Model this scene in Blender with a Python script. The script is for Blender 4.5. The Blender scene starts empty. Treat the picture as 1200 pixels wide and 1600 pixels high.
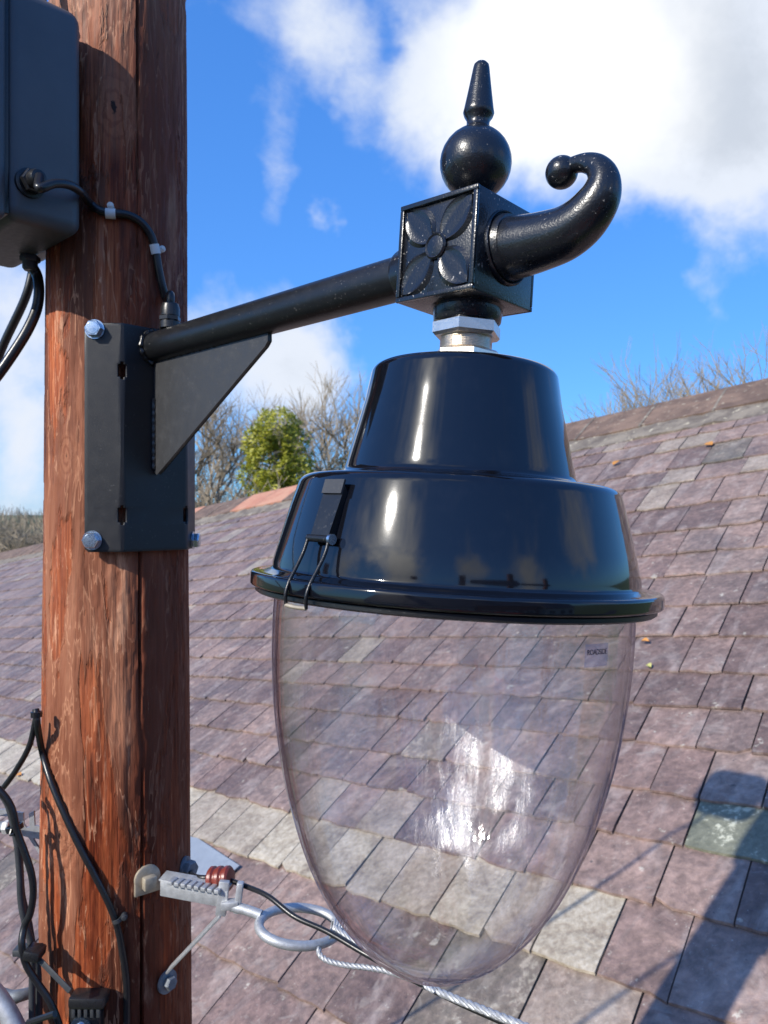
import bpy, bmesh, math, random
from mathutils import Vector, Matrix, noise, Quaternion
random.seed(7)
sc = bpy.context.scene
R = math.radians
F = 1220.0                                   # focal length in photo pixels (photo 1200 x 1600)
def ray(px, py): return Vector(((px-600)/F, 1.0, (800-py)/F))
def P(px, py, Y): return ray(px, py)*Y

# ------------------------------------------------------------------ camera
cam = bpy.data.cameras.new('camera'); co = bpy.data.objects.new('camera', cam)
sc.collection.objects.link(co); sc.camera = co
co.rotation_euler = (R(90), 0, 0)
cam.sensor_fit = 'VERTICAL'; cam.sensor_height = 36; cam.lens = F/1600*36
cam.clip_start = .02; cam.clip_end = 3000
cam.dof.use_dof = True; cam.dof.focus_distance = .80; cam.dof.aperture_fstop = 13
# ------------------------------------------------------------------ light
AZ, EL = 50.0, 33.0                           # sun: degrees left of straight-behind, elevation
sd = Vector((-math.sin(R(AZ))*math.cos(R(EL)), -math.cos(R(AZ))*math.cos(R(EL)), math.sin(R(EL))))
sl = bpy.data.lights.new('sun', 'SUN'); sl.energy = 4.6; sl.angle = R(.55); sl.color = (1, .95, .87)
so = bpy.data.objects.new('sun', sl); sc.collection.objects.link(so)
so.rotation_euler = sd.to_track_quat('Z', 'Y').to_euler(); so.location = sd*50
sc.view_settings.view_transform = 'Standard'; sc.view_settings.look = 'None'
sc.view_settings.gamma = 1; sc.view_settings.use_curve_mapping = False
sc.view_settings.exposure = 0.15
sc.render.resolution_x = 768; sc.render.resolution_y = 1024

# ------------------------------------------------------------------ node helper
class NT:
    def __init__(s, tree): s.t = tree; s.n = tree.nodes; s.l = tree.links
    def add(s, typ, **kw):
        nd = s.n.new(typ)
        for k, v in kw.items():
            if k.startswith('i_'):
                key = k[2:]; key = int(key) if key.isdigit() else key.replace('_', ' ')
                s.put(nd.inputs[key], v)
            else: setattr(nd, k, v)
        return nd
    def put(s, sock, v):
        if isinstance(v, bpy.types.NodeSocket): s.l.new(v, sock)
        elif isinstance(v, bpy.types.Node): s.l.new(v.outputs[0], sock)
        else:
            if sock.type == 'RGBA' and isinstance(v, (tuple, list)) and len(v) == 3: v = (*v, 1)
            sock.default_value = v
    def math(s, op, a, b=0.0, c=None, clamp=False):
        nd = s.n.new('ShaderNodeMath'); nd.operation = op; nd.use_clamp = clamp
        s.put(nd.inputs[0], a); s.put(nd.inputs[1], b)
        if c is not None: s.put(nd.inputs[2], c)
        return nd.outputs[0]
    def vm(s, op, a, b=None, scale=None):
        nd = s.n.new('ShaderNodeVectorMath'); nd.operation = op; s.put(nd.inputs[0], a)
        if b is not None: s.put(nd.inputs[1], b)
        if scale is not None: s.put(nd.inputs[3], scale)
        return nd.outputs['Value'] if op in ('DOT_PRODUCT', 'LENGTH', 'DISTANCE') else nd.outputs[0]
    def ramp(s, fac, stops, interp='LINEAR'):
        nd = s.n.new('ShaderNodeValToRGB'); s.put(nd.inputs[0], fac); e = nd.color_ramp.elements
        nd.color_ramp.interpolation = interp
        while len(e) < len(stops): e.new(.5)
        for el, (p, c) in zip(e, stops):
            el.position = p; el.color = (*c, 1) if isinstance(c, tuple) else (c, c, c, 1)
        return nd.outputs[0]
    def mix(s, fac, a, b, mode='MIX'):
        nd = s.n.new('ShaderNodeMix'); nd.data_type = 'RGBA'; nd.blend_type = mode
        s.put(nd.inputs[0], fac); s.put(nd.inputs[6], a); s.put(nd.inputs[7], b)
        return nd.outputs[2]
    def noise(s, vec, scale, detail=3, rough=.55, dist=0, out=0):
        nd = s.n.new('ShaderNodeTexNoise'); s.put(nd.inputs['Vector'], vec)
        nd.inputs['Scale'].default_value = scale; nd.inputs['Detail'].default_value = detail
        nd.inputs['Roughness'].default_value = rough; nd.inputs['Distortion'].default_value = dist
        return nd.outputs[out]
    def smooth(s, x, lo, hi):
        nd = s.n.new('ShaderNodeMapRange'); nd.interpolation_type = 'SMOOTHSTEP'
        s.put(nd.inputs[0], x); nd.inputs[1].default_value = lo; nd.inputs[2].default_value = hi
        return nd.outputs[0]

# ------------------------------------------------------------------ sky
w = bpy.data.worlds.new('World'); sc.world = w; w.use_nodes = True
T = NT(w.node_tree); T.n.clear()
sky = T.add('ShaderNodeTexSky', sky_type='NISHITA', sun_disc=False)
sky.sun_elevation = R(EL); sky.sun_rotation = R(180+AZ); sky.altitude = 100; sky.air_density = 1.0; sky.dust_density = .3; sky.ozone_density = 2.0
hsv = T.add('ShaderNodeHueSaturation', i_Saturation=1.34, i_Color=sky.outputs[0], i_Value=1.22)
ssep = T.add('ShaderNodeSeparateColor', i_0=hsv.outputs[0]); scmb = T.add('ShaderNodeCombineColor')
for ch, (x0, y0, pw) in enumerate(((.095, .102, .41), (.319, .352, .495), (.686, .973, .48))):      # tone of the photograph's clear sky
    x_ = T.math('MULTIPLY', ssep.outputs[ch], .125*1.11/x0)
    T.put(scmb.inputs[ch], T.math('MULTIPLY', T.math('POWER', x_, pw), y0/1.11/.125))
bg1 = T.add('ShaderNodeBackground', i_Color=scmb.outputs[0], i_Strength=.125)
dirv = T.add('ShaderNodeTexCoord').outputs['Generated']
def sdir(px, py): return tuple(ray(px, py).normalized())
wob = T.noise(dirv, 5.0, 5, .6, 0, 1)
dw = T.vm('ADD', dirv, T.vm('SCALE', T.vm('SUBTRACT', wob, (.5, .5, .5)), scale=.16))
nz = T.noise(dirv, 4.2, 10, .60, .35)
nf = T.noise(dirv, 13, 9, .66, .3)
blobs = [((1010, 60), .19, .74), ((1190, 150), .16, .72), ((870, -20), .16, .48), ((1120, 270), .10, .30), ((770, 170), .12, .34), ((690, 110), .09, .26), ((670, 210), .07, .24), ((930, 230), .11, .34), ((640, 60), .07, .2),
         ((490, 20), .07, .36), ((520, 110), .06, .38), ((545, 190), .055, .34), ((400, 165), .05, .32), ((425, 235), .04, .32), ((512, 322), .03, .46), ((410, 310), .035, .28),
         ((10, 500), .12, .55), ((40, 660), .07, .46), ((60, 590), .03, -.2), ((10, 810), .08, .45), ((430, 560), .11, .44), ((500, 575), .08, .44), ((330, 600), .09, .26),
         ((1105, 462), .035, .36), ((330, 480), .06, .26), ((740, 480), .12, -.30), ((320, 350), .09, -.12), ((600, 400), .10, -.25), ((1000, 500), .13, -.3), ((310, 110), .08, -.25), ((620, 45), .03, -.2)]
behind = [((-.5, -.8, .22), .26, .6), ((.1, -.95, .3), .22, .55), ((.62, -.75, .25), .24, .6), ((-.95, -.25, .25), .22, .5), ((.95, -.15, .3), .24, .55), ((-.1, -.6, .8), .2, .45)]
acc = None
for c, r, wt in [(sdir(*c_), r_, w_) for c_, r_, w_ in blobs]+[(tuple(Vector(c_).normalized()), r_, w_) for c_, r_, w_ in behind]+[(tuple(sd), .42, .5)]:
    d = T.vm('DISTANCE', dw, c)
    v = T.math('MULTIPLY', T.smooth(d, r*1.35, 0.0), wt)
    nd = v.node
    acc = v if acc is None else T.math('ADD', acc, v)
dens = T.math('ADD', T.math('ADD', T.math('MULTIPLY', nz, 1.05), T.math('MULTIPLY', nf, .42)), T.math('SUBTRACT', acc, .93))
cov = T.smooth(dens, -.12, .50)
cov = T.math('POWER', cov, .9)
shade = T.smooth(T.math('ADD', dens, T.math('MULTIPLY', T.math('SUBTRACT', nf, .5), .5)), .5, 1.15)
core = T.smooth(T.vm('DISTANCE', dw, sdir(905, 110)), .18, .03)
sung = T.smooth(T.vm('DISTANCE', dw, tuple(sd)), .62, .05)
ccol = T.mix(shade, (.80, .86, .97), (.62, .68, .78))
ccol = T.mix(core, ccol, (1.25, 1.25, 1.25))
ccol = T.mix(sung, ccol, (3.4, 3.3, 3.1))          # cloud and air brighten towards the sun
bg2 = T.add('ShaderNodeBackground', i_Color=ccol, i_Strength=.92)
ms = T.add('ShaderNodeMixShader'); T.put(ms.inputs[0], cov); T.l.new(bg1.outputs[0], ms.inputs[1]); T.l.new(bg2.outputs[0], ms.inputs[2])
T.l.new(ms.outputs[0], T.add('ShaderNodeOutputWorld').inputs[0])

# ------------------------------------------------------------------ materials
def mat(name):
    m = bpy.data.materials.new(name); m.use_nodes = True
    t = NT(m.node_tree); b = t.n['Principled BSDF']
    return m, t, b
def setb(t, b, **kw):
    for k, v in kw.items(): t.put(b.inputs[k.replace('_', ' ')], v)
def bump(t, b, h, strength=.5, dist=.01, normal=None):
    nd = t.add('ShaderNodeBump', i_Height=h, i_Strength=strength, i_Distance=dist)
    if normal is not None: t.put(nd.inputs['Normal'], normal)
    t.l.new(nd.outputs[0], b.inputs['Normal']); return nd.outputs[0]
def geo(t): return t.add('ShaderNodeNewGeometry').outputs['Position']
def objc(t): return t.add('ShaderNodeTexCoord').outputs['Object']
def scl(t, v, s): return t.vm('MULTIPLY', v, s)
def plain(name, col, rough=.5, metal=0.0, var=.15, vs=20, bmp=.1, bd=.002, spec=.5):
    m, t, b = mat(name); g = geo(t)
    n = t.noise(g, vs, 5, .6); n2 = t.noise(g, vs*9, 3, .6)
    lo = tuple(c*(1-var*1.6) for c in col); hi = tuple(min(1, c*(1+var*1.6)) for c in col)
    c = t.ramp(t.math('ADD', t.math('MULTIPLY', n, .7), t.math('MULTIPLY', n2, .3)), [(.3, lo), (.7, hi)])
    setb(t, b, Base_Color=c, Roughness=t.ramp(n2, [(.3, max(0, rough-.08)), (.7, min(1, rough+.08))]), Metallic=metal)
    b.inputs['Specular IOR Level'].default_value = spec
    if bmp: bump(t, b, n2, bmp, bd)
    return m
M = {}
# pole timber
def wood():
    m, t, b = mat('creosoted_timber'); g = objc(t)
    big = t.noise(scl(t, g, (5, 5, 1.3)), 1.0, 4, .6, .3)
    st = t.noise(scl(t, g, (34, 34, 3.2)), 1.0, 7, .66, .6)
    fine = t.noise(scl(t, g, (230, 230, 6)), 1.0, 4, .65, .2)
    lay = t.noise(scl(t, g, (11, 11, 1.6)), 1.0, 5, .58, .5)
    l7 = t.math('MULTIPLY', lay, 7.0); fr = t.math('FRACT', l7)
    edge = t.smooth(fr, .10, .0)
    scuff = t.smooth(t.math('ADD', t.noise(scl(t, g, (52, 52, 8)), 1.0, 7, .72, .5), t.math('MULTIPLY', t.math('SUBTRACT', big, .5), .5)), .58, .70)
    base = t.ramp(t.math('ADD', t.math('MULTIPLY', st, .65), t.math('MULTIPLY', fine, .35)),
                  [(.30, (.022, .008, .006)), (.42, (.125, .030, .014)), (.52, (.26, .082, .038)), (.62, (.37, .15, .082)), (.75, (.50, .27, .17))])
    c0 = t.mix(t.math('MULTIPLY', t.smooth(fr, .46, .52), .38), base, (.13, .034, .018))
    base = t.mix(t.math('MULTIPLY', t.smooth(fr, .56, .50), .30), c0, (.34, .165, .11))
    patch = t.ramp(big, [(.34, (.34, .26, .24)), (.52, (.85, .8, .78)), (.68, (1.15, 1.12, 1.1))])
    fib = t.smooth(t.noise(scl(t, g, (13, 13, 2.4)), 1.0, 7, .6, .5), .485, .515)
    smc = t.ramp(t.math('ADD', t.math('MULTIPLY', st, .5), t.math('MULTIPLY', big, .5)), [(.38, (.085, .028, .016)), (.5, (.215, .088, .053)), (.60, (.36, .19, .125))])
    fbc = t.ramp(t.math('ADD', t.math('MULTIPLY', st, .45), t.math('MULTIPLY', fine, .55)), [(.34, (.035, .008, .004)), (.46, (.22, .048, .016)), (.56, (.46, .13, .045)), (.68, (.66, .34, .19))])
    base = t.mix(.78, base, t.mix(fib, smc, fbc))
    c = t.mix(1.0, base, patch, 'MULTIPLY')
    lt = t.ramp(t.noise(scl(t, g, (3, 3, 1.1)), 1.0, 3, .5), [(.42, 0.0), (.6, .5)])
    c = t.mix(t.math('MULTIPLY', edge, .55), c, (.60, .33, .21))
    c = t.mix(t.math('MULTIPLY', lt, .5), c, (.27, .12, .07))
    c = t.mix(t.math('MULTIPLY', scuff, .62), c, (.62, .37, .25))
    dk = t.smooth(t.noise(scl(t, g, (90, 90, 2.6)), 1.0, 4, .6, .3), .67, .77)
    c = t.mix(t.math('MULTIPLY', dk, .85), c, (.018, .008, .006))
    # shade on the right side of the shaft, darkened into its colour
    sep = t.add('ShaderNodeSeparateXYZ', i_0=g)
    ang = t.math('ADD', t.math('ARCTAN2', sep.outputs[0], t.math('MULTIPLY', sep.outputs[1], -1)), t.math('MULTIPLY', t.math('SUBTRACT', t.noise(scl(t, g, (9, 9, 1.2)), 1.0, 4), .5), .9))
    shade_side = t.math('MULTIPLY', t.smooth(ang, .28, .55), t.math('ADD', .25, t.math('MULTIPLY', st, .9)), clamp=True)
    shade_side = t.math('MULTIPLY', shade_side, .85)
    c = t.mix(shade_side, c, t.mix(fine, (.03, .008, .005), (.17, .032, .012)))
    # knots
    vor = t.add('ShaderNodeTexVoronoi'); t.put(vor.inputs['Vector'], scl(t, g, (4.5, 4.5, 2.6))); vor.inputs['Scale'].default_value = 1.0
    kd = vor.outputs['Distance']
    for kp, kr in KNOTS:
        kdv = t.vm('LENGTH', t.vm('MULTIPLY', t.vm('SUBTRACT', t.vm('ADD', g, t.vm('SCALE', t.vm('SUBTRACT', t.noise(g, 38, 6, .7, .6, 1), (.5, .5, .5)), scale=kr*1.5)), tuple(kp)), (1, 1, .5)))
        rg = t.math('SINE', t.math('MULTIPLY', kdv, 6.283/(kr*.52)))
        near_ = t.smooth(kdv, kr*2.4, kr*.6)
        c = t.mix(t.math('MULTIPLY', near_, .35), c, (.46, .22, .13))
        c = t.mix(t.math('MULTIPLY', t.math('MULTIPLY', t.smooth(rg, -.2, 1.0), near_), .5), c, (.13, .035, .018))
        c = t.mix(t.smooth(kdv, kr*.34, kr*.2), c, (.015, .006, .004))
        knot_h = t.math('MULTIPLY', near_, t.math('MULTIPLY', rg, .25))
    top = t.smooth(sep.outputs[2], .60, .95)  # sunlit upper shaft, painted paler in the colour
    c = t.mix(t.math('MULTIPLY', top, t.math('SUBTRACT', .40, t.math('MULTIPLY', shade_side, .45))), c, (.60, .44, .33))
    ms_ = t.math('MULTIPLY', t.math('SINE', t.math('MULTIPLY', kd, 75)), t.smooth(kd, .34, .05))
    h = t.math('ADD', t.math('ADD', t.math('MULTIPLY', st, .55), t.math('MULTIPLY', fine, .45)), t.math('ADD', t.math('MULTIPLY', fr, .5), t.math('MULTIPLY', ms_, .08)))
    h = t.math('SUBTRACT', h, t.math('MULTIPLY', dk, .7))
    fleck = t.math('MULTIPLY', t.smooth(t.noise(scl(t, g, (120, 120, 22)), 1.0, 6, .75, .6), .60, .68), t.smooth(t.noise(scl(t, g, (16, 16, 5)), 1.0, 4, .6), .42, .58))
    c = t.mix(t.math('MULTIPLY', fleck, t.math('SUBTRACT', .60, t.math('MULTIPLY', shade_side, .5))), c, (.78, .50, .33))
    dry = t.smooth(t.noise(scl(t, g, (8, 8, 1.9)), 1.0, 6, .62, .4), .56, .66)
    c = t.mix(t.math('MULTIPLY', dry, .42), c, (.40, .26, .19))
    pit = t.smooth(t.noise(scl(t, g, (75, 75, 11)), 1.0, 6, .7, .4), .62, .72)
    c = t.mix(t.math('MULTIPLY', pit, .6), c, (.06, .02, .012))
    c = t.mix(1.0, c, (1.16, 1.04, .92), 'MULTIPLY')
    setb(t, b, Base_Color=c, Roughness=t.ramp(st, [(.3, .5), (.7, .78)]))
    h = t.math('ADD', t.math('SUBTRACT', h, t.math('MULTIPLY', fib, .8)), knot_h)
    b.inputs['Specular IOR Level'].default_value = .2
    bump(t, b, h, .85, .0038)
    return m
# slate
def slate(name='roof_slate'):
    m, t, b = mat(name); g = geo(t)
    at = t.add('ShaderNodeAttribute', attribute_name='tint'); sp = t.add('ShaderNodeSeparateColor', i_0=at.outputs['Color'])
    rnd, pale, green = sp.outputs[0], sp.outputs[1], sp.outputs[2]
    comb = t.add('ShaderNodeCombineXYZ'); t.put(comb.inputs[0], t.math('MULTIPLY', t.vm('DOT_PRODUCT', g, tuple(AV)), 1.7)); t.put(comb.inputs[1], t.math('MULTIPLY', t.vm('DOT_PRODUCT', g, tuple(BV)), 5.5)); t.put(comb.inputs[2], t.math('MULTIPLY', rnd, 37))
    cc = comb.outputs[0]
    rot = t.vm('ADD', g, t.vm('SCALE', (3.1, 5.3, 1.7), scale=t.math('MULTIPLY', rnd, 11)))
    n1 = t.noise(rot, 4.5, 7, .62, .6); n2 = t.noise(cc, 1.0, 6, .62, .7); n3 = t.noise(rot, 38, 4, .65)
    base = t.ramp(rnd, [(0, (0.159, 0.108, 0.098)), (.2, (0.225, 0.155, 0.137)), (.4, (0.205, 0.147, 0.133)), (.6, (0.267, 0.186, 0.162)), (.8, (0.208, 0.140, 0.125)), (.92, (0.251, 0.182, 0.161))], 'CONSTANT')
    c = t.mix(1.0, base, t.ramp(t.math('ADD', t.math('MULTIPLY', n1, .6), t.math('MULTIPLY', n3, .4)), [(.32, .58), (.5, .98), (.66, 1.36)]), 'MULTIPLY')
    # mineral bloom, lichen, and branch shade painted as broad dark patches
    c = t.mix(t.math('MULTIPLY', t.smooth(n2, .50, .70), .42), c, (.43, .37, .355))
    branch_shade = t.noise(scl(t, g, (1, 1, 1)), 1.1, 6, .65, .5)
    c = t.mix(t.math('MULTIPLY', t.smooth(branch_shade, .53, .66), .50), c, (.085, .072, .078))
    sp1 = t.smooth(t.noise(rot, 13, 6, .68), .62, .70)
    c = t.mix(t.math('MULTIPLY', sp1, .65), c, (.60, .57, .50))
    c = t.mix(t.math('MULTIPLY', t.smooth(t.noise(rot, 70, 2, .6), .66, .76), .45), c, (.52, .49, .45))
    c = t.mix(t.math('MULTIPLY', t.smooth(t.noise(rot, 30, 3, .6), .70, .74), .8), c, (.055, .05, .055))
    c = t.mix(t.math('MULTIPLY', t.smooth(t.noise(rot, 9, 6, .7), .56, .63), .30), c, (.16, .115, .10))
    pc = t.ramp(t.math('ADD', t.math('MULTIPLY', n1, .5), t.math('MULTIPLY', n3, .5)), [(.33, (.22, .17, .12)), (.47, (.40, .34, .245)), (.62, (.60, .54, .42))])
    mot = t.noise(rot, 19, 6, .62, .4)
    c = t.mix(1.0, c, t.ramp(mot, [(.34, .76), (.5, 1.0), (.66, 1.26)]), 'MULTIPLY')
    c = t.mix(t.math('MULTIPLY', t.smooth(t.noise(rot, 7.5, 5, .6, .8), .57, .66), .34), c, (.40, .35, .325))
    c = t.mix(1.0, c, (.95, .925, .86), 'MULTIPLY')
    c = t.mix(pale, c, pc)
    gc = t.ramp(t.math('ADD', t.math('MULTIPLY', n1, .6), t.math('MULTIPLY', n3, .4)), [(.40, (.12, .122, .082)), (.54, (.20, .20, .14)), (.60, (.52, .51, .38))])
    c = t.mix(green, c, gc)
    setb(t, b, Base_Color=c, Roughness=t.ramp(n1, [(.3, .46), (.7, .68)]))
    h = t.math('ADD', t.math('MULTIPLY', n1, .7), t.math('ADD', t.math('MULTIPLY', n3, .15), t.math('MULTIPLY', n2, .35)))
    bump(t, b, h, .9, .03)
    return m
# gloss black paint
def paint(name, col, rough, coat, orange=.0, dust=.0, texs=900):
    m, t, b = mat(name); g = objc(t)
    n = t.noise(g, 60, 4, .6); n2 = t.noise(g, texs, 2, .5)
    c = t.mix(t.math('MULTIPLY', t.smooth(n, .5, .8), .3), col, tuple(x*1.7+.004 for x in col))
    if dust:
        d = t.smooth(t.noise(g, 300, 2, .6), .64, .72)
        up = t.smooth(t.noise(g, 24, 3, .6), .40, .65)
        c = t.mix(t.math('MULTIPLY', t.math('MULTIPLY', d, up), dust), c, (.42, .40, .37))
    setb(t, b, Base_Color=c, Roughness=t.ramp(n, [(.35, rough*.93), (.65, rough*1.1)]), Coat_Weight=coat, Coat_Roughness=.04)
    h = t.math('ADD', t.math('MULTIPLY', n2, orange), t.math('MULTIPLY', t.noise(g, 9, 2, .5), .2))
    bump(t, b, h, .25, .0012)
    return m
M['gloss'] = paint('gloss_black_enamel', (.004, .0045, .007), .075, .35, .03, .0, 900)
M['cast'] = paint('black_painted_casting', (.009, .010, .013), .27, .25, .9, .75, 500)
M['satin'] = paint('satin_black_steel', (.0085, .009, .010), .34, .0, .5, .25, 700)
M['plate_black'] = paint('black_mounting_plate', (.0125, .0125, .014), .46, .0, .6, .12, 900)
M['grey_satin'] = paint('powder_coated_plate', (.036, .036, .037), .45, .0, .6, .15, 900)
M['box'] = plain('grey_plastic_enclosure', (.078, .083, .092), .48, 0, .07, 14, .06, .001)
M['cable'] = plain('black_cable_sheath', (.014, .014, .015), .33, 0, .1, 50, .05, .0008)
M['cable_grey'] = plain('weathered_cable_sheath', (.045, .048, .052), .45, 0, .15, 50, .1, .0008)
M['white_plastic'] = plain('white_plastic', (.62, .61, .58), .5, 0, .06, 60, .05)
M['steel'] = plain('bright_nickel_steel', (.80, .73, .64), .34, 1.0, .06, 80, .08, .0006)
M['zinc'] = plain('zinc_plated_bolt', (.55, .62, .68), .28, 1.0, .08, 120, .1, .0006)
M['galv'] = plain('galvanised_steel', (.46, .47, .48), .52, .55, .16, 90, .3, .0012)
M['galv_dark'] = plain('weathered_galvanised_steel', (.20, .22, .24), .6, .5, .2, 90, .3, .0012)
M['brass'] = plain('stained_bolt_washer', (.42, .36, .27), .5, .4, .18, 90, .3, .001)
M['redclay'] = plain('brown_red_insulator', (.20, .035, .022), .35, 0, .12, 70, .1)
M['lead'] = plain('lead_sheet', (.30, .33, .36), .5, .2, .1, 6, .2, .004)
M['deck'] = plain('roof_underlay', (.030, .026, .026), .9, 0, .2, 10, .2)
M['leafo'] = plain('orange_leaf', (.50, .22, .045), .6, 0, .2, 60, .1)
M['moss'] = plain('pale_moss', (.48, .46, .16), .9, 0, .25, 80, .5, .004)
def ridge_mat(name, a, b_, lich=.5):
    m, t, b = mat(name); g = geo(t)
    n = t.noise(g, 3.5, 6, .65, .4); n2 = t.noise(g, 26, 4, .65); n3 = t.noise(g, 14, 5, .6)
    c = t.mix(t.smooth(n, .38, .62), a, b_)
    c = t.mix(t.math('MULTIPLY', t.smooth(n3, .60, .68), lich), c, (.56, .50, .36))
    c = t.mix(t.math('MULTIPLY', t.smooth(n2, .55, .8), .4), c, (.07, .05, .045))
    setb(t, b, Base_Color=c, Roughness=.85); bump(t, b, t.math('ADD', n2, n), .6, .02); return m
M['ridge'] = ridge_mat('weathered_ridge_tile', (.125, .080, .058), (.215, .140, .098))
M['ridge_o'] = ridge_mat('orange_clay_ridge_tile', (.46, .20, .125), (.52, .27, .17), .1)
M['mortar'] = ridge_mat('lichened_mortar', (.13, .105, .082), (.25, .21, .16), .8)
M['render'] = plain('cream_render_wall', (.62, .58, .50), .9, 0, .08, 2, .2, .01)
M['render2'] = plain('grey_render_wall', (.38, .37, .36), .9, 0, .08, 2, .2, .01)
M['brick'] = plain('red_brick_wall', (.26, .10, .07), .9, 0, .2, 4, .3, .01)
M['roofdark'] = plain('far_slate_roof', (.10, .095, .11), .7, 0, .2, 3, .3, .02)
M['frame'] = plain('white_window_frame', (.75, .75, .73), .4, 0, .03, 5, 0)
M['pane'] = plain('window_pane', (.02, .025, .03), .06, 0, .05, 2, 0)
M['orange'] = plain('orange_platform_paint', (.75, .10, .02), .4, 0, .08, 4, 0)
def foliage(name, cols, trans=.25):
    m, t, b = mat(name); g = geo(t)
    info = t.add('ShaderNodeAttribute', attribute_name='leafrnd')
    c = t.ramp(t.math('ADD', t.math('MULTIPLY', info.outputs['Fac'], .75), t.math('MULTIPLY', t.noise(g, .9, 3), .25)), cols)
    setb(t, b, Base_Color=c, Roughness=.5)
    tr = t.add('ShaderNodeBsdfTranslucent'); t.put(tr.inputs[0], c)
    mx = t.add('ShaderNodeMixShader', i_0=trans); t.l.new(b.outputs[0], mx.inputs[1]); t.l.new(tr.outputs[0], mx.inputs[2])
    t.l.new(mx.outputs[0], t.n['Material Output'].inputs[0]); return m
M['leaf'] = foliage('evergreen_leaves', [(.08, (.06, .085, .008)), (.36, (.23, .25, .018)), (.62, (.46, .44, .045)), (.95, (.64, .58, .12))])
M['leaf2'] = foliage('dark_hedge_leaves', [(.1, (.02, .035, .012)), (.9, (.08, .11, .03))])
M['bark'] = plain('grey_brown_bark', (.23, .19, .145), .9, 0, .25, 3, .3, .02)
M['twig'] = plain('bare_twig_bark', (.33, .265, .185), .9, 0, .3, 1.5, 0)
M['twig2'] = plain('brown_budding_twig', (.25, .20, .135), .9, 0, .3, 1.5, 0)
M['grass'] = plain('field_grass', (.085, .115, .035), .95, 0, .3, .35, .4, .05)
M['asphalt'] = plain('asphalt_road', (.05, .05, .052), .9, 0, .15, 3, .3, .01)
def glassmat():
    m, t, b = mat('clear_polycarbonate_bowl'); g = objc(t)
    t.n.remove(b)
    gn = t.add('ShaderNodeNewGeometry'); g = objc(t)
    lw = t.add('ShaderNodeLayerWeight', i_Blend=.5)
    fz = lw.outputs['Facing']
    sch = t.math('ADD', .042, t.math('MULTIPLY', t.math('POWER', fz, 4.0), .75))
    tint = t.ramp(fz, [(0, (.992, .988, .988)), (.55, (.985, .978, .980)), (.80, (.91, .885, .90)), (.91, (.48, .43, .58)), (.98, (.13, .10, .42))])
    tr = t.add('ShaderNodeBsdfTransparent'); t.put(tr.inputs[0], tint)
    nz_ = t.noise(scl(t, g, (22, 22, 5)), 1.0, 5, .6, .3)
    bp = t.add('ShaderNodeBump', i_Height=t.noise(scl(t, g, (18, 18, 3)), 1.0, 3, .5, .6), i_Strength=.45, i_Distance=.008)
    g1 = t.add('ShaderNodeBsdfGlossy', i_Roughness=.035); t.l.new(bp.outputs[0], g1.inputs['Normal'])
    m1 = t.add('ShaderNodeMixShader'); t.put(m1.inputs[0], sch); t.l.new(tr.outputs[0], m1.inputs[1]); t.l.new(g1.outputs[0], m1.inputs[2])
    # sun glare put in as a hazy patch on the lower right, thin film elsewhere
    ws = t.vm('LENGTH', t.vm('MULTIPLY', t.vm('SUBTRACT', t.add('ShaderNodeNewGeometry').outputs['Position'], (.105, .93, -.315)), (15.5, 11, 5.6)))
    glare_and_film = t.math('ADD', .10, t.math('MULTIPLY', t.smooth(t.math('ADD', ws, t.math('MULTIPLY', t.math('SUBTRACT', t.noise(scl(t, g, (30, 30, 14)), 1.0, 5, .6), .5), 1.6)), 1.25, .20), .9))
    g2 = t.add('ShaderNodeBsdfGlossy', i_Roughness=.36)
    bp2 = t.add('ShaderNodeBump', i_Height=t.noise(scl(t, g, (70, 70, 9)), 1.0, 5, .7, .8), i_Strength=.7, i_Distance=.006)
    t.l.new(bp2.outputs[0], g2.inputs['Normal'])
    m2 = t.add('ShaderNodeMixShader'); t.put(m2.inputs[0], t.math('ADD', .003, t.math('MULTIPLY', t.math('MULTIPLY', t.smooth(nz_, .38, .60), glare_and_film), .36))); t.l.new(m1.outputs[0], m2.inputs[1]); t.l.new(g2.outputs[0], m2.inputs[2])
    t.l.new(m2.outputs[0], t.n['Material Output'].inputs[0]); return m
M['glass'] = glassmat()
def film(name, col, a):
    m, t, b = mat(name); tr = t.add('ShaderNodeBsdfTransparent'); setb(t, b, Base_Color=col, Roughness=.5)
    mx = t.add('ShaderNodeMixShader', i_0=a); t.l.new(tr.outputs[0], mx.inputs[1]); t.l.new(b.outputs[0], mx.inputs[2]); t.l.new(mx.outputs[0], t.n['Material Output'].inputs[0]); return m
M['film'] = film('clear_blue_label_film', (.35, .36, .55), .38)
M['ink'] = plain('dark_blue_ink', (.012, .014, .06), .6, 0, .02, 20, 0)

# ------------------------------------------------------------------ object helpers
def wloc(o):
    v = Vector((0, 0, 0))
    while o is not None: v += o.location; o = o.parent
    return v
def tag(o, label=None, cat=None, group=None, kind=None):
    if label: o['label'] = label
    if cat: o['category'] = cat
    if group: o['group'] = group
    if kind: o['kind'] = kind
    return o
def thing(name, loc, label, cat, group=None):
    o = bpy.data.objects.new(name, None); sc.collection.objects.link(o); o.location = loc; o.empty_display_size = .05
    return tag(o, label, cat, group)
def mobj(name, vf, m, parent=None, smooth=35, loc=None):
    """vf = (verts, faces) in world coordinates"""
    vs, fs = vf
    base = Vector(loc) if loc is not None else (wloc(parent) if parent else Vector((0, 0, 0)))
    me = bpy.data.meshes.new(name)
    me.from_pydata([tuple(Vector(v)-base) for v in vs], [], fs); me.materials.append(m); me.update()
    if smooth:
        me.shade_smooth()
        me.set_sharp_from_angle(angle=R(smooth))
    o = bpy.data.objects.new(name, me); sc.collection.objects.link(o)
    if parent: o.parent = parent; o.location = base - wloc(parent)
    else: o.location = base
    return o
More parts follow.
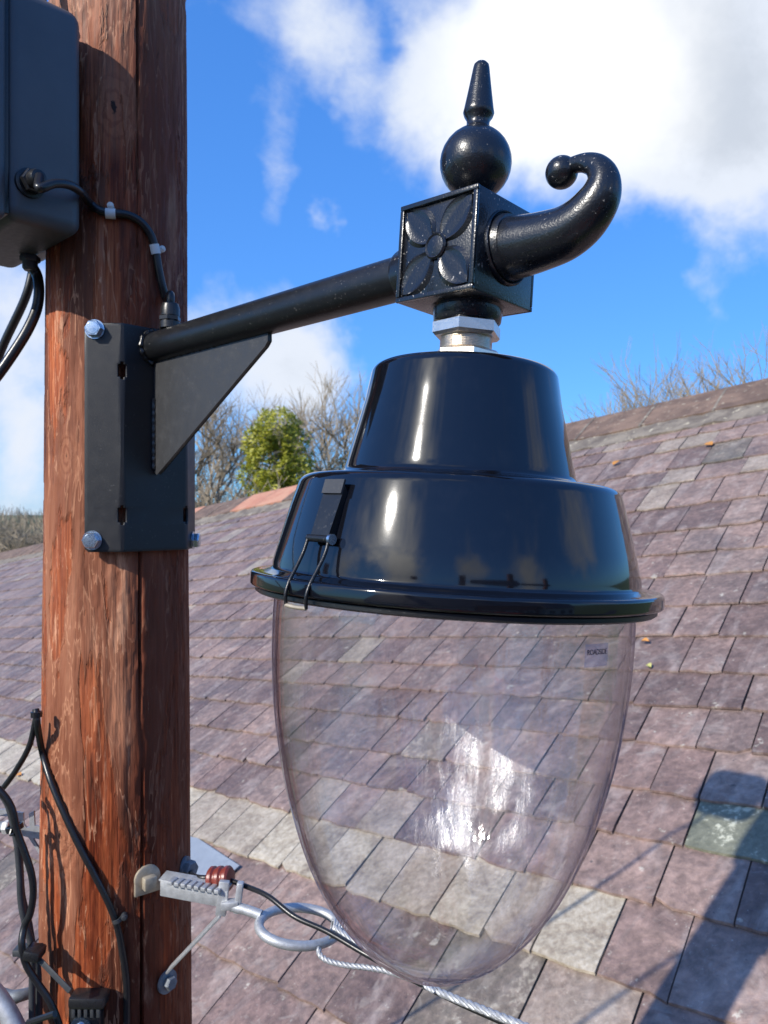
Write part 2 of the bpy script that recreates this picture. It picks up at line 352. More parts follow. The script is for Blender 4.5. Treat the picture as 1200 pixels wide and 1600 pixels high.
def join(*vfs):
    V, Fc = [], []
    for vs, fs in vfs:
        n = len(V); V += [Vector(v) for v in vs]; Fc += [[i+n for i in f] for f in fs]
    return V, Fc
def xf(vf, mtx): return [mtx @ Vector(v) for v in vf[0]], vf[1]
def frame(o, x, y, z):
    m = Matrix.Identity(4)
    for i, a in enumerate((x, y, z)):
        for j in range(3): m[j][i] = a[j]
    for j in range(3): m[j][3] = o[j]
    return m
def box(sx, sy, sz, bev=0.0, c=(0, 0, 0), seg=2):
    bm = bmesh.new(); bmesh.ops.create_cube(bm, size=1)
    for v in bm.verts: v.co = Vector((v.co.x*sx+c[0], v.co.y*sy+c[1], v.co.z*sz+c[2]))
    if bev: bmesh.ops.bevel(bm, geom=bm.edges[:], offset=bev, segments=seg, affect='EDGES', profile=.5)
    bm.verts.index_update(); r = [v.co.copy() for v in bm.verts], [[v.index for v in f.verts] for f in bm.faces]; bm.free(); return r
def lathe(prof, n=64, closed=False):
    V, Fc = [], []
    for r, z in prof:
        for i in range(n):
            a = 2*math.pi*i/n; V.append(Vector((r*math.cos(a), r*math.sin(a), z)))
    k = len(prof)
    for j in range(k-1 if not closed else k):
        j2 = (j+1) % k
        for i in range(n):
            i2 = (i+1) % n; Fc.append([j*n+i, j*n+i2, j2*n+i2, j2*n+i])
    if not closed:
        if prof[0][0] > 1e-5: Fc.append(list(range(n))[::-1])
        if prof[-1][0] > 1e-5: Fc.append([(k-1)*n+i for i in range(n)])
    return V, Fc
def cat(pts, sub=8, keys=None):
    """Catmull-Rom with chord-length knots, so that uneven spacing does not overshoot; keys gives the knot spacing"""
    p = [Vector(x) for x in pts]; q = [Vector(x) for x in (keys or pts)]
    p = [p[0]*2-p[1]]+p+[p[-1]*2-p[-2]]; q = [q[0]*2-q[1]]+q+[q[-1]*2-q[-2]]; out = []
    for i in range(1, len(p)-2):
        P0, P1, P2, P3 = p[i-1:i+3]; k = [max(1e-5, (q[i+j]-q[i+j-1]).length**.5) for j in (0, 1, 2)]
        t0 = 0; t1 = k[0]; t2 = t1+k[1]; t3 = t2+k[2]
        for j in range(sub):
            t = t1+(t2-t1)*j/sub
            A1 = P0*((t1-t)/(t1-t0))+P1*((t-t0)/(t1-t0)); A2 = P1*((t2-t)/(t2-t1))+P2*((t-t1)/(t2-t1)); A3 = P2*((t3-t)/(t3-t2))+P3*((t-t2)/(t3-t2))
            B1 = A1*((t2-t)/(t2-t0))+A2*((t-t0)/(t2-t0)); B2 = A2*((t3-t)/(t3-t1))+A3*((t-t1)/(t3-t1))
            out.append(B1*((t2-t)/(t2-t1))+B2*((t-t1)/(t2-t1)))
    out.append(p[-2]); return out
def tube(pts, rad, n=10, sub=8, caps=True, smoothp=True):
    rs = rad if isinstance(rad, (list, tuple)) else [rad]*len(pts)
    if smoothp:
        pp = cat([(*Vector(p), ) for p in pts], sub); rr = [x.x for x in cat([(r, 0, 0) for r in rs], sub, pts)]
    else: pp = [Vector(p) for p in pts]; rr = rs
    V, Fc = [], []; up = None
    for i, p in enumerate(pp):
        d = (pp[min(i+1, len(pp)-1)]-pp[max(i-1, 0)]).normalized()
        if up is None: up = d.orthogonal().normalized()
        up = (up-d*up.dot(d)).normalized(); sdv = d.cross(up)
        for k in range(n):
            a = 2*math.pi*k/n; V.append(p+(up*math.cos(a)+sdv*math.sin(a))*max(rr[i], 1e-4))
    for i in range(len(pp)-1):
        for k in range(n):
            k2 = (k+1) % n; Fc.append([i*n+k, i*n+k2, (i+1)*n+k2, (i+1)*n+k])
    if caps: Fc.append(list(range(n))[::-1]); Fc.append([(len(pp)-1)*n+k for k in range(n)])
    return V, Fc
def along(o, d, sidehint=(0, 0, 1)):
    z = Vector(d).normalized(); x = Vector(sidehint).cross(z)
    if x.length < .01: x = Vector((1, 0, 0)).cross(z)
    x.normalize(); return frame(o, x, z.cross(x), z)
def hexnut(r, h, ch=.12):
    pr = [(r*(1-ch), 0), (r, h*.18), (r, h*.82), (r*(1-ch), h)]
    return lathe(pr, 6)

# ------------------------------------------------------------------ directions of the place
U = Vector((-.719, .695, 0)).normalized()          # along the arm towards the pole
V_ = Vector((U.y, -U.x, 0))                        # right and away
PC = Vector((-.4547, 1.338, 0))                    # pole axis
def prad(z): return .1165-.0080*z
def polex(z): return PC+Vector((.002*z, 0, z))
def pole_hit(px, py, off=0.0):
    d = ray(px, py); a = d.x**2+1; z = d.z*1.24
    for _ in range(4):
        r = prad(z)+off; cx = PC.x+.002*z
        b = -2*(d.x*cx+PC.y); c = cx*cx+PC.y**2-r*r; D = b*b-4*a*c
        Y = (-b-math.sqrt(D))/(2*a) if D > 0 else -b/(2*a)
        z = d.z*Y
    return d*Y
KNOTS = [(pole_hit(106, 712)-Vector((PC.x, PC.y, 0)), .012), (pole_hit(178, 165)-Vector((PC.x, PC.y, 0)), .022), (pole_hit(94, 1305)-Vector((PC.x, PC.y, 0)), .022)]
M['wood'] = wood()
# roof plane
AV = Vector((880, 1220, 716)).normalized(); BV = Vector((-1200, 1220, -200)).normalized()
NV = BV.cross(AV).normalized()
if NV.z < 0: NV = -NV
DR = 2.47
ORG = NV*(-DR)
ab = AV.dot(BV)
def roof_sr(p):
    q = p-ORG; x = q.dot(AV); y = q.dot(BV); k = 1-ab*ab
    return (x-ab*y)/k, (y-ab*x)/k
def roof_px(px, py, h=0):
    d = ray(px, py); return d*((-DR+h)/NV.dot(d))
def roof_pt(s, r, h=0): return ORG+AV*s+BV*r+NV*h
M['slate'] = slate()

# ================================================================== SETTING
GZ = -6.0
gv = [(-1500, -1500, GZ), (1500, -1500, GZ), (1500, 1500, GZ), (-1500, 1500, GZ)]
tag(mobj('ground', (gv, [[0, 1, 2, 3]]), M['grass'], smooth=0), kind='structure')
rv = [(-60, -7.5, GZ+.004), (60, -7.5, GZ+.004), (60, -1.8, GZ+.004), (-60, -1.8, GZ+.004)]
tag(mobj('road', (rv, [[0, 1, 2, 3]]), M['asphalt'], smooth=0), kind='structure')

# ================================================================== SLATE-ROOFED BUILDING
ys = [667, 680, 699, 729, 752, 790, 829, 866, 902, 950, 999, 1056, 1112, 1176, 1256, 1335, 1441, 1590]
S = [roof_sr(roof_px(1100, y))[0] for y in ys][::-1]        # bottom row boundary first
S = [S[0]-1.50, S[0]-1.05, S[0]-.53]+S
s_ridge = roof_sr(roof_px(1100, 640))[0]
r_right = roof_sr(roof_px(1200, 700))[1]-2.6; r_left = roof_sr(roof_px(0, 880))[1]+2.5
bld = thing('slate_roofed_house', tuple(Vector((roof_pt(S[0], r_right).x, roof_pt(S[0], r_right).y, GZ))), 'low building behind the pole with a long purple slate roof and a clay ridge', 'house')
dk = [roof_pt(S[0], r_right, 0), roof_pt(S[0], r_left, 0), roof_pt(s_ridge, r_left, 0), roof_pt(s_ridge, r_right, 0)]
perp = (AV-BV*ab).normalized(); hp = Vector((perp.x, perp.y, 0)); other = (hp-Vector((0, 0, perp.z))).normalized()
bk = [dk[3]+other*6.5, dk[2]+other*6.5]
V = dk+bk+[Vector((p.x, p.y, GZ)) for p in (dk[0], dk[1], bk[1], bk[0])]
mobj('roof_deck', ([v-NV*.01 for v in dk]+[v-NV*.01 for v in bk], [[0, 1, 2, 3], [3, 2, 5, 4]]), M['deck'], bld, 0)
inset = hp.normalized()*.25; wv = [dk[0]+inset-NV*.06, dk[1]+inset-NV*.06, dk[2]-Vector((0, 0, .1)), dk[3]-Vector((0, 0, .1)), bk[0]-inset-Vector((0, 0, .1)), bk[1]-inset-Vector((0, 0, .1))]
wg = [Vector((p.x, p.y, GZ)) for p in wv]
mobj('wall', (wv+wg, [[0, 1, 7, 6], [1, 2, 8, 7], [2, 5, 11, 8], [5, 4, 10, 11], [4, 3, 9, 10], [3, 0, 6, 9]]), M['render2'], bld, 0)
def slate_mesh(s0, e, r0, r1, tint, thk=.013, lift=0.0):
    g = .0042
    r0 += g; r1 -= g; n = 5; j = .0045+e*.010
    ra = random.Random(int((s0*131+r0*977)*1000)); tail = []
    skew = ra.uniform(-.006, .006); chip = ra.random()
    for k in range(n):
        f = k/(n-1); ds = ra.uniform(-j, j)+skew*(f-.5)*2
        if chip < .16 and k == 0: ds += ra.uniform(.012, .03)
        if chip > .84 and k == n-1: ds += ra.uniform(.012, .03)
        tail.append((s0+ds, r0+(r1-r0)*f+(ra.uniform(-.002, .002))))
    sh = s0+e*1.22; hb = .017+ra.uniform(-.001, .0055)+lift; tw = ra.uniform(-.0025, .0025)
    sm = s0+.035
    V = []
    for k, (s, r) in enumerate(tail): V.append(roof_pt(s+.003, r, hb+thk-.002+tw*(k/2-1)))
    for k, (s, r) in enumerate(tail): V.append(roof_pt(s, r, hb+tw*(k/2-1)))
    for k, (s, r) in enumerate(tail): V.append(roof_pt(sm, r, hb+thk*.93+tw*(k/2-1)+ra.uniform(-.0006, .0006)))
    for k, (s, r) in enumerate(tail): V.append(roof_pt(sh, r, .005+thk*.5))
    V.append(roof_pt(sh, tail[0][1], -.004)); V.append(roof_pt(sh, tail[-1][1], -.004))
    F_ = []
    for k in range(n-1):
        F_.append([k+5, k+6, k+1, k]); F_.append([k, k+1, k+11, k+10]); F_.append([k+10, k+11, k+16, k+15])
    F_.append([5, 0, 10, 15, 20]); F_.append([9, 21, 19, 14, 4])
    return V, F_, tint
def tinted(name, items, parent, loc=None, smooth=0):
    V, Fc, tn = [], [], []
    for v, f, t_ in items:
        n = len(V); V += v; Fc += [[i+n for i in q] for q in f]; tn += [t_]*len(v)
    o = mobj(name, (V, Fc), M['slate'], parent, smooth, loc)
    a = o.data.attributes.new('tint', 'FLOAT_COLOR', 'POINT')
    for i, c in enumerate(tn): a.data[i].color = (*c, 1)
    return o
near = []; s_l, r_l = roof_sr(roof_px(1145, 1300)); cell = []
for i in range(len(S)-1):
    s0, s1 = S[i], S[i+1]; e = s1-s0; r = r_right-random.uniform(0, .2); prev = 0
    while r < r_left:
        big = 1.25 if i in (0, 1, 2) else 1.0
        wd = max(.16, .24+.35*e)*random.uniform(.62, 1.12)*big*.95
        if i == 3: wd = random.uniform(.24, .38)
        rn = random.random(); mid = roof_pt((s0+s1)/2, r+wd/2)
        px = 600+F*mid.x/mid.y; py = 800-F*mid.z/mid.y
        pale = 0.0; green = 0.0
        if i == 3 and px < 985: pale = random.choice([random.uniform(.55, .8), random.uniform(.7, .95), random.uniform(.75, 1.0), random.uniform(.75, 1.0)])
        if i in (2, 4) and px < 900 and random.random() < .12: pale = random.uniform(.2, .5)
        if i > 5 and random.random() < .04: pale = random.uniform(.2, .5)
        if i > 13 and random.random() < .08: pale = .4
        if s0 <= s_l < s1 and r <= r_l < r+wd: green = 1.0
        elif random.random() < .008: green = .35
        cell.append((mid.length if (-150 < px < 1350 and 550 < py < 1750 and mid.y > 0) else mid.length+100, s0, e, r, r+wd, (rn, pale, green), i)); r += wd
cell.sort(key=lambda c: -(c[2]*(c[4]-c[3]))/c[0]**3 if c[0] < 100 else c[0])
near = cell[:300]; rest = cell[300:]
for _, s0, e, r0, r1, tn, i in near:
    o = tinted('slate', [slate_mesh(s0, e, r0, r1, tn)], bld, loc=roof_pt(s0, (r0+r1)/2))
    if tn[2] == 1.0: o['label'] = 'green slate with pale lichen at its edge'
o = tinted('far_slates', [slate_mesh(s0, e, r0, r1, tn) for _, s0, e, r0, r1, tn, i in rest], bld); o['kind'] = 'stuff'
# mortar bedding and ridge tiles
def ridge_piece(r0, r1, lo, hi, thick, h0, jit, seed, n=6, smm=False):
    """an inverted V from the slope over the apex to the far slope"""
    ra = random.Random(seed); V, Fc = [], []; apex = s_ridge
    for k in range(n+1):
        r = r0+(r1-r0)*k/n
        A = roof_pt(apex, r, 0)+Vector((0, 0, h0+.03)); j = [ra.uniform(-jit, jit) for _ in range(6)]
        lo_p = roof_pt(apex-lo+j[0], r, h0+j[1]); mid = lo_p.lerp(A, .55)+NV*(thick*.2+j[2]*.5); far = A+other*lo*1.0
        base = roof_pt(apex-lo+j[0], r, h0-thick)
        V += [base, lo_p, mid, A+NV*.004, far, far-Vector((0, 0, thick))]
    for k in range(n):
        for q in range(5): Fc.append([k*6+q, (k+1)*6+q, (k+1)*6+q+1, k*6+q+1])
    Fc.append([0, 1, 2, 3, 4, 5]); Fc.append([n*6+i for i in range(6)][::-1])
    return V, Fc
s_mb = roof_sr(roof_px(1100, 667))[0]; s_tb = roof_sr(roof_px(1100, 653))[0]; s_ap = roof_sr(roof_px(1100, 626))[0]
s_ridge = s_ap
span = s_ap-s_mb
mobj('mortar_bed', ridge_piece(r_right, r_left, span+.03, 0, .05, .030, .016, 3, 260), M['mortar'], bld, 50)
j1 = roof_sr(roof_px(1020, 650))[1]; j2 = roof_sr(roof_px(1135, 620))[1]; TL = j1-j2
r = j2-TL*4; k = 0
while r < r_left:
    mid = roof_pt(s_ap, r+TL/2); px = 600+F*mid.x/mid.y
    om = px < 470 and px > 410 or (292 < px < 335)
    o = mobj('ridge_tile', ridge_piece(r+.006, r+TL-.006, (s_ap-s_tb)*1.0+random.uniform(-.006, .006), 0, .035, .058+random.uniform(-.004, .008), .003, k, 3), M['ridge_o' if om else 'ridge'], bld, 30)
    if om: o['label'] = 'orange clay ridge tile'
    r += TL; k += 1
    cx = roof_pt(s_ap-.02, r, .066)
    mobj('mortar_joint', ridge_piece(r-.018, r+.014, (s_ap-s_tb)*1.02, 0, .04, .064, .004, k+500, 2), M['mortar'], bld, 50)
# lead patch, leaves and moss on the roof
def patch(pxs, h, thk):
    pts = [roof_px(x, y, h) for x, y in pxs]; n = len(pts)
    V = [p+NV*0 for p in pts]+[p-NV*thk for p in pts]
    return V, [list(range(n)), list(range(n, 2*n))[::-1]]+[[i, i+n, (i+1) % n+n, (i+1) % n] for i in range(n)]
mobj('lead_patch', patch([(262, 1298), (310, 1310), (352, 1338), (374, 1352), (352, 1372), (318, 1376), (262, 1368)], .042, .004), M['lead'], bld, 0)
def leaf(px, py, sz, m, label, seed, h=.036):
    ra = random.Random(seed); c = roof_px(px, py, h); V, Fc = [], []
    ang = ra.uniform(0, 6.28); ax = AV*math.cos(ang)+BV*math.sin(ang); bx = NV.cross(ax)
    n = 7; top = []
    for i in range(n):
        f = i/(n-1); wd = math.sin(math.pi*f)**.8*sz*.34
        p = c+ax*(f-.5)*sz+NV*(.012*math.sin(f*3)); V += [p+bx*wd+NV*.008, p, p-bx*wd+NV*.008]
    for i in range(n-1):
        a = i*3; Fc += [[a, a+3, a+4, a+1], [a+1, a+4, a+5, a+2]]
    V2 = [v-NV*.0012 for v in V]; k = len(V); Fc2 = [[i+k for i in f][::-1] for f in Fc]
    return tag(mobj('fallen_leaf', (V+V2, Fc+Fc2), m, loc=c), label, 'leaf', 'fallen leaves on the slates')
leaf(1108, 695, .11, M['leafo'], 'orange fallen leaf highest on the roof, just under the ridge tiles', 1)
leaf(963, 724, .11, M['leafo'], 'dull orange leaf lying beside the cone of the black lantern hood', 2)
leaf(998, 968, .08, M['moss'], 'pale yellow leaf just under the right tip of the black lantern rim', 3)
leaf(1009, 1003, .05, M['leafo'], 'small orange leaf in the slate joint right of the lantern sticker', 4)
leaf(1015, 1042, .045, M['moss'], 'small pale yellow leaf lowest of those right of the bowl', 5)
leaf(30, 1212, .08, M['leafo'], 'orange leaf on the pale slates left of the timber pole', 6)

# ================================================================== TIMBER POLE
def build_pole():
    na, nz_ = 220, 520; z0, z1 = GZ, 2.2
    zs = [z0+(-1.0-z0)*i/40 for i in range(40)]+[-1.0+(2.0)*i/440 for i in range(440)]+[1.0+(z1-1.0)*i/40 for i in range(41)]
    V, Fc = [], []
    for z in zs:
        c = polex(z); rr = prad(z)
        ca = math.atan2(-.72, .69)                          # centre line of the long drying crack
        ca = -.98+.10*noise.noise(Vector((3, 7, z*.9)))-.03*z
        for i in range(na):
            a = 2*math.pi*i/na; d = Vector((math.cos(a), math.sin(a), 0))
            n1 = noise.noise(Vector((math.cos(a)*1.6, math.sin(a)*1.6, z*.8)))*.0035
            n2 = noise.noise(Vector((math.cos(a)*9, math.sin(a)*9, z*2.2)))*.0014
            lay = noise.noise(Vector((math.cos(a)*6+9, math.sin(a)*6, z*2.2)))*5+noise.noise(Vector((math.cos(a)*22, math.sin(a)*22, z*14)))*.5; fr = (lay-math.floor(lay))
            n3 = .0013*min(1, max(0, (fr-.5)/.06)) if fr > .5 else 0
            da = (a-ca+math.pi) % (2*math.pi)-math.pi
            gw = .016*(1+.5*noise.noise(Vector((1, 2, z*3)))); n4 = -.010*max(0, 1-abs(da)/gw)
            V.append(c+d*(rr+n1+n2+n3+n4))
    for j in range(len(zs)-1):
        for i in range(na):
            i2 = (i+1) % na; Fc.append([j*na+i, j*na+i2, (j+1)*na+i2, (j+1)*na+i])
    Fc.append([(len(zs)-1)*na+i for i in range(na)])
    return V, Fc
pole = thing('timber_pole', (PC.x, PC.y, GZ), 'thick red-brown timber utility pole with grain, knots and a long crack', 'pole')
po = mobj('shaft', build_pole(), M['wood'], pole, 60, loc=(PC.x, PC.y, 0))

# ================================================================== BRACKET LANTERN
CC = Vector((.0858, .8107, .262))                     # centre of the cast block
lan = thing('bracket_lantern', tuple(CC+U*.632), 'black traditional street lantern with clear bowl on a bracket arm bolted to the pole', 'street lamp')
PLc = CC+U*.628; PLc.z = 0                              # outer face of the mounting plate
# folded mounting plate with slots
zt, zb = .292, -.062
hc, ww = .056, .0575
def plate_pt(wc, z):
    c = Vector((PLc.x, PLc.y, z))
    if abs(wc) <= hc: return c+V_*wc
    sgn = 1 if wc > 0 else -1; e = abs(wc)-hc
    return c+V_*(sgn*hc)+(V_*sgn+U).normalized()*e
sl = [(-hc-.004, -hc+.003), (hc-.004, hc+.006)]
cols = sorted({-hc-ww, -hc-ww+.006, -hc-.012, -hc-.006, -hc-.002, -hc+.002, -hc+.006, 0, hc-.006, hc-.002, hc+.002, hc+.006, hc+ww-.006, hc+ww})
rows = [zb, zb+.006, .0, -.018+.0, .014]
slots = [(.205, .232), (-.020, .010)]
rows = sorted({zb, zb+.005, slots[1][0], slots[1][0]+.004, slots[1][1]-.004, slots[1][1], .1, slots[0][0], slots[0][0]+.004, slots[0][1]-.004, slots[0][1], zt-.005, zt})
V, Fc, idx = [], [], {}
for i, c in enumerate(cols):
    for j, z in enumerate(rows):
        cc_, zz = c, z
        if i in (0, len(cols)-1) and j in (0, len(rows)-1): cc_ = c*(1-.003/abs(c)); zz = z+(.003 if j == 0 else -.003)
        idx[i, j] = len(V); V.append(plate_pt(cc_, zz))
for i in range(len(cols)-1):
    for j in range(len(rows)-1):
        cm = (cols[i]+cols[i+1])/2; zm = (rows[j]+rows[j+1])/2; hole = False
        for (a, b) in slots:
            for sg in (-1, 1):
                if abs(cm-sg*hc) < .002 and a < zm < b: hole = True
                if abs(cm-sg*hc) < .0061 and a+.004 < zm < b-.004: hole = True
        if not hole: Fc.append([idx[i, j], idx[i+1, j], idx[i+1, j+1], idx[i, j+1]])
pl = mobj('mounting_plate', (V, Fc), M['plate_black'], lan, 20)
so_ = pl.modifiers.new('s', 'SOLIDIFY'); so_.thickness = .005; so_.offset = 0
bv = pl.modifiers.new('b', 'BEVEL'); bv.width = .0012; bv.segments = 2; bv.limit_method = 'ANGLE'; bv.angle_limit = R(60)
def bolt(px, py, nrm, Y=None, wc=None, z=None, parent=None, m='zinc', r=.0132):
    o = plate_pt(wc, z)+nrm*.003
    b_ = mobj('bolt', join(xf(lathe([(r*1.14, 0), (r*1.14, .0014), (.001, .0014)], 24), along(o, nrm)), xf(hexnut(r, .0095, .09), along(o+nrm*.0018, nrm))), M[m], parent, 25)
    xf_ = mobj('bolt_end', xf(lathe([(r*.74, 0), (r*.70, .0006), (0.0001, .0009)], 18), along(o+nrm*.0113, nrm)), M[m], b_, 25)
nl = (-V_*1 + -U).normalized()                         # left wing normal (towards the camera)
nl = (U.cross(Vector((0, 0, 1)))*0+(-U-V_)).normalized(); nr_ = (-U+V_).normalized()
bolt(0, 0, nl, wc=-hc-.041, z=.2815, parent=lan); bolt(0, 0, nl, wc=-hc-.045, z=-.0435, parent=lan)
bolt(0, 0, nr_, wc=hc+.040, z=.2815, parent=lan); bolt(0, 0, nr_, wc=hc+.038, z=-.048, parent=lan)
# arm
a0 = CC+U*.625; a1 = CC+U*.05
mobj('arm', xf(lathe([(.0245, 0), (.0245, (a0-a1).length)], 40), along(a0, a1-a0)), M['satin'], lan)
mobj('arm_socket', xf(lathe([(.028, 0), (.0295, .004), (.0295, .022), (.033, .034)], 40), along(CC+U*.086, -U)), M['cast'], lan)
wl = [PLc+V_*(.0265*math.cos(t_))+Vector((0, 0, .262+.0265*math.sin(t_)))-U*(.003+.001*math.sin(t_*9)) for t_ in [2*math.pi*i/40 for i in range(41)]]
mobj('weld_bead', tube(wl, [.0042+.0012*math.sin(i*2.3) for i in range(41)], 7, 2), M['satin'], lan)
# gusset
g0 = PLc-U*.004; top_z = .262-.0225
def gp(t_, z): return Vector((CC.x, CC.y, 0))+U*t_+Vector((0, 0, z))
outl = [gp(.624, .064), gp(.616, .060), gp(.338, .222), gp(.332, .228), gp(.332, .240), gp(.624, .240)]
th = .0035
V = [p+V_*th for p in outl]+[p-V_*th for p in outl]; n = 6
gus = mobj('gusset', (V, [list(range(n)), list(range(n, 2*n))[::-1]]+[[i, (i+1) % n, (i+1) % n+n, i+n] for i in range(n)]), M['grey_satin'], lan, 0)
bvm = gus.modifiers.new('b', 'BEVEL'); bvm.width = .001; bvm.segments = 2
mobj('weld_bead', tube([gp(.624, z)-V_*(.0045+.0002*math.sin(z*700)) for z in [.068+.004*i for i in range(29)]], [.0042+.0004*math.sin(i*2.1) for i in range(29)], 7, 2), M['satin'], lan)
mobj('weld_bead', tube([gp(.622-.006*i, .2405-.0005*math.sin(i))-V_*(.0052) for i in range(34)], [.0026+.0009*math.sin(i*2.1) for i in range(34)], 6, 2), M['satin'], lan)
# cable gland on the arm
gl = CC+U*.583+Vector((0, 0, .0235))
gd = Vector((.02, 0, 1)).normalized()
go = mobj('cable_gland', join(xf(lathe([(.0155, 0), (.0155, .010), (.0135, .011), (.0135, .013)], 24), along(gl, gd)), xf(hexnut(.0165, .009), along(gl+gd*.011, gd)),
     xf(lathe([(.0145, 0), (.0145, .012), (.0125, .019), (.008, .021), (.0072, .021)], 24), along(gl+gd*.0195, gd))), M['cable'], lan, 30)
# block
tilt = Matrix.Translation(CC) @ Matrix.Rotation(R(3.4), 4, 'Y') @ Matrix.Translation(-CC)
TM = tilt @ frame(CC, -V_, -U, Vector((0, 0, 1)))       # local x: flower face normal, local y: scroll side
if TM.to_3x3().determinant() < 0: TM = tilt @ frame(CC, -V_, U, Vector((0, 0, 1))); YS = -1
else: YS = 1
h_ = .05
blk = mobj('cast_block', xf(box(.096, .1, .1, .0018), TM), M['cast'], lan, 30)
# raised rim and flower relief on the two side faces
for sx in (1, -1):
    for (cy, cz, sy, sz_) in ((0, .0475, .1, .005), (0, -.0475, .1, .005), (.0475, 0, .005, .0898), (-.0475, 0, .005, .0898)):
        mobj('rim_strip', xf(box(.0042, sy, sz_, .0009, (sx*.0492, cy, cz)), TM), M['cast'], blk, 30)
    for q in range(4):
        a = math.pi/4+q*math.pi/2; L0, L1 = .008, .060; N = 12; Vv, Ff = [], []
        for i in range(N+1):
            f = i/N; rr = L0+(L1-L0)*f; hw = .0185*math.sin(math.pi*min(1, f*1.02+.0))**.62+.0006
            for k in range(9):
                g = (k-4)/4; y = rr*math.cos(a)-g*hw*math.sin(a); z = rr*math.sin(a)+g*hw*math.cos(a)
                y = max(-.0448, min(.0448, y)); z = max(-.0448, min(.0448, z))
                hx = .0480+(.0002 if abs(g) > .95 else .0027 if abs(g) > .7 else .0010+.0006*(.5-abs(g)))
                Vv.append(Vector((sx*hx, y, z)))
        for i in range(N):
            for k in range(8): Ff.append([i*9+k, i*9+k+1, (i+1)*9+k+1, (i+1)*9+k])
        mobj('petal', xf((Vv, Ff), TM), M['cast'], blk, 40)
    mobj('flower_centre', xf(lathe([(.0135, .045), (.0135, .0505), (.0118, .0522), (.0100, .0510), (.006, .0518), (.0001, .052)], 30), TM @ along((0, 0, 0), (sx, 0, 0))), M['cast'], blk, 40)
mobj('boss_ring', xf(lathe([(.037, .049), (.037, .0515), (.0355, .0535), (.034, .0525), (.0335, .051), (.0325, .056), (.031, .060)], 48), along(CC, -U)), M['cast'], blk, 40)
# scroll
sp = [(.045, .262, .0310), (.062, .2600, .0300), (.092, .2590, .0272), (.118, .2610, .0248), (.138, .2700, .0222), (.1525, .2860, .0185), (.1550, .3010, .0145), (.1485, .3130, .0112), (.138, .3195, .0090), (.127, .3215, .0078), (.118, .3205, .0078)]
pts = [CC-U*t_+Vector((0, 0, z-.262)) for t_, z, r_ in sp]
mobj('scroll', tube(pts, [r_ for _, _, r_ in sp], 28, 7), M['cast'], lan, 60)
tb = CC-U*.1125+Vector((0, 0, .3185-.262))
mobj('scroll_tip', xf(lathe([(max(.0001, .0152*math.sin(math.pi*i/16)), -.0152*math.cos(math.pi*i/16)) for i in range(17)], 28), along(tb, U)), M['cast'], lan, 60)
# finial
fin = [(.026, .0490), (.026, .053), (.021, .056), (.0205, .060)]
bc = .1015; br = .0372
for i in range(2, 15): a = math.pi*i/16; fin.append((br*math.sin(a), bc-br*math.cos(a)))
fin += [(.0128, .1385), (.0118, .141), (.0120, .1455), (.0150, .1500), (.0162, .1535), (.0155, .157), (.0120, .178), (.0085, .2005), (.0078, .2035), (.0055, .2060), (.0001, .207)]
mobj('finial', xf(lathe(fin, 48), tilt @ Matrix.Translation(CC+Vector((.0035, 0, -.001)))), M['cast'], lan, 60)
# lantern stem, hood and bowl share one slightly leaning axis
PV = Vector((.0857, .8107, .186))
LM = Matrix.Translation(PV) @ Matrix.Rotation(R(3.3), 4, 'Y') @ Matrix.Rotation(R(-1.2), 4, 'X') @ Matrix.Translation((0, 0, -.186))
mobj('collar', xf(lathe([(.034, .2155), (.0385, .2135), (.0385, .2115), (.0362, .209), (.0350, .197), (.0335, .195)], 48), LM), M['cast'], lan)
mobj('lock_nut', xf(hexnut(.0368, .0165, .08), LM @ Matrix.Translation((0, 0, .1800)) @ Matrix.Rotation(R(12), 4, 'Z')), M['steel'], lan, 20)
thr = []; z = .1835
while z > .160:
    thr += [(.0270, z), (.0256, z-.0008)]; z -= .0016
mobj('threaded_stem', xf(lathe(thr, 48), LM), M['steel'], lan, 0)
mobj('lock_nut', xf(hexnut(.0350, .0140, .08), LM @ Matrix.Translation((0, 0, .1525)) @ Matrix.Rotation(R(38), 4, 'Z')), M['steel'], lan, 20)
mobj('washer', xf(lathe([(.0385, .1475), (.0385, .1530), (.02, .1535)], 40), LM), M['steel'], lan)
def arc(cx, cz, r, a0_, a1_, n=8): return [(cx+r*math.cos(R(a0_+(a1_-a0_)*i/n)), cz+r*math.sin(R(a0_+(a1_-a0_)*i/n))) for i in range(n+1)]
hood = [(.0001, .1480), (.03, .1480), (.080, .1470)]+arc(.0845, .1350, .0120, 90, 14, 8)+[(.1010, .1100), (.1095, .0750), (.1170, .0440)]+arc(.1265, .0405, .0085, 195, 262, 6)+[(.140, .0300)]+arc(.1520, .0165, .0125, 82, 13, 8)+[(.1705, -.0020), (.1790, -.0350), (.1852, -.0600)]+arc(.1895, -.0625, .0045, 190, 262, 5)+[(.1930, -.0690), (.2020, -.0695)]+arc(.2030, -.0725, .0032, 80, 0, 4)+[(.2062, -.0800)]+arc(.2040, -.0810, .0022, 0, -90, 3)+[(.196, -.0836), (.184, -.0836), (.183, -.078), (.176, -.06), (.165, -.01), (.148, .020), (.11, .035), (.09, .12), (.06, .14), (.0001, .1405)]
mobj('hood', xf(lathe(hood, 160), LM), M['gloss'], lan, 50)
mobj('rim_gasket', xf(lathe([(.1990, -.0836), (.2005, -.0850), (.2005, -.0885), (.1985, -.0900), (.184, -.0900), (.1832, -.0868)], 128), LM), M['satin'], lan, 40)
bprof = [(.1795, -.080), (.1812, -.0947), (.1815, -.125), (.1800, -.158), (.1760, -.200), (.1690, -.241), (.1570, -.290), (.1380, -.345), (.1180, -.385), (.0920, -.4205), (.0660, -.4455), (.0400, -.4620), (.0180, -.4690), (.0001, -.4702)]
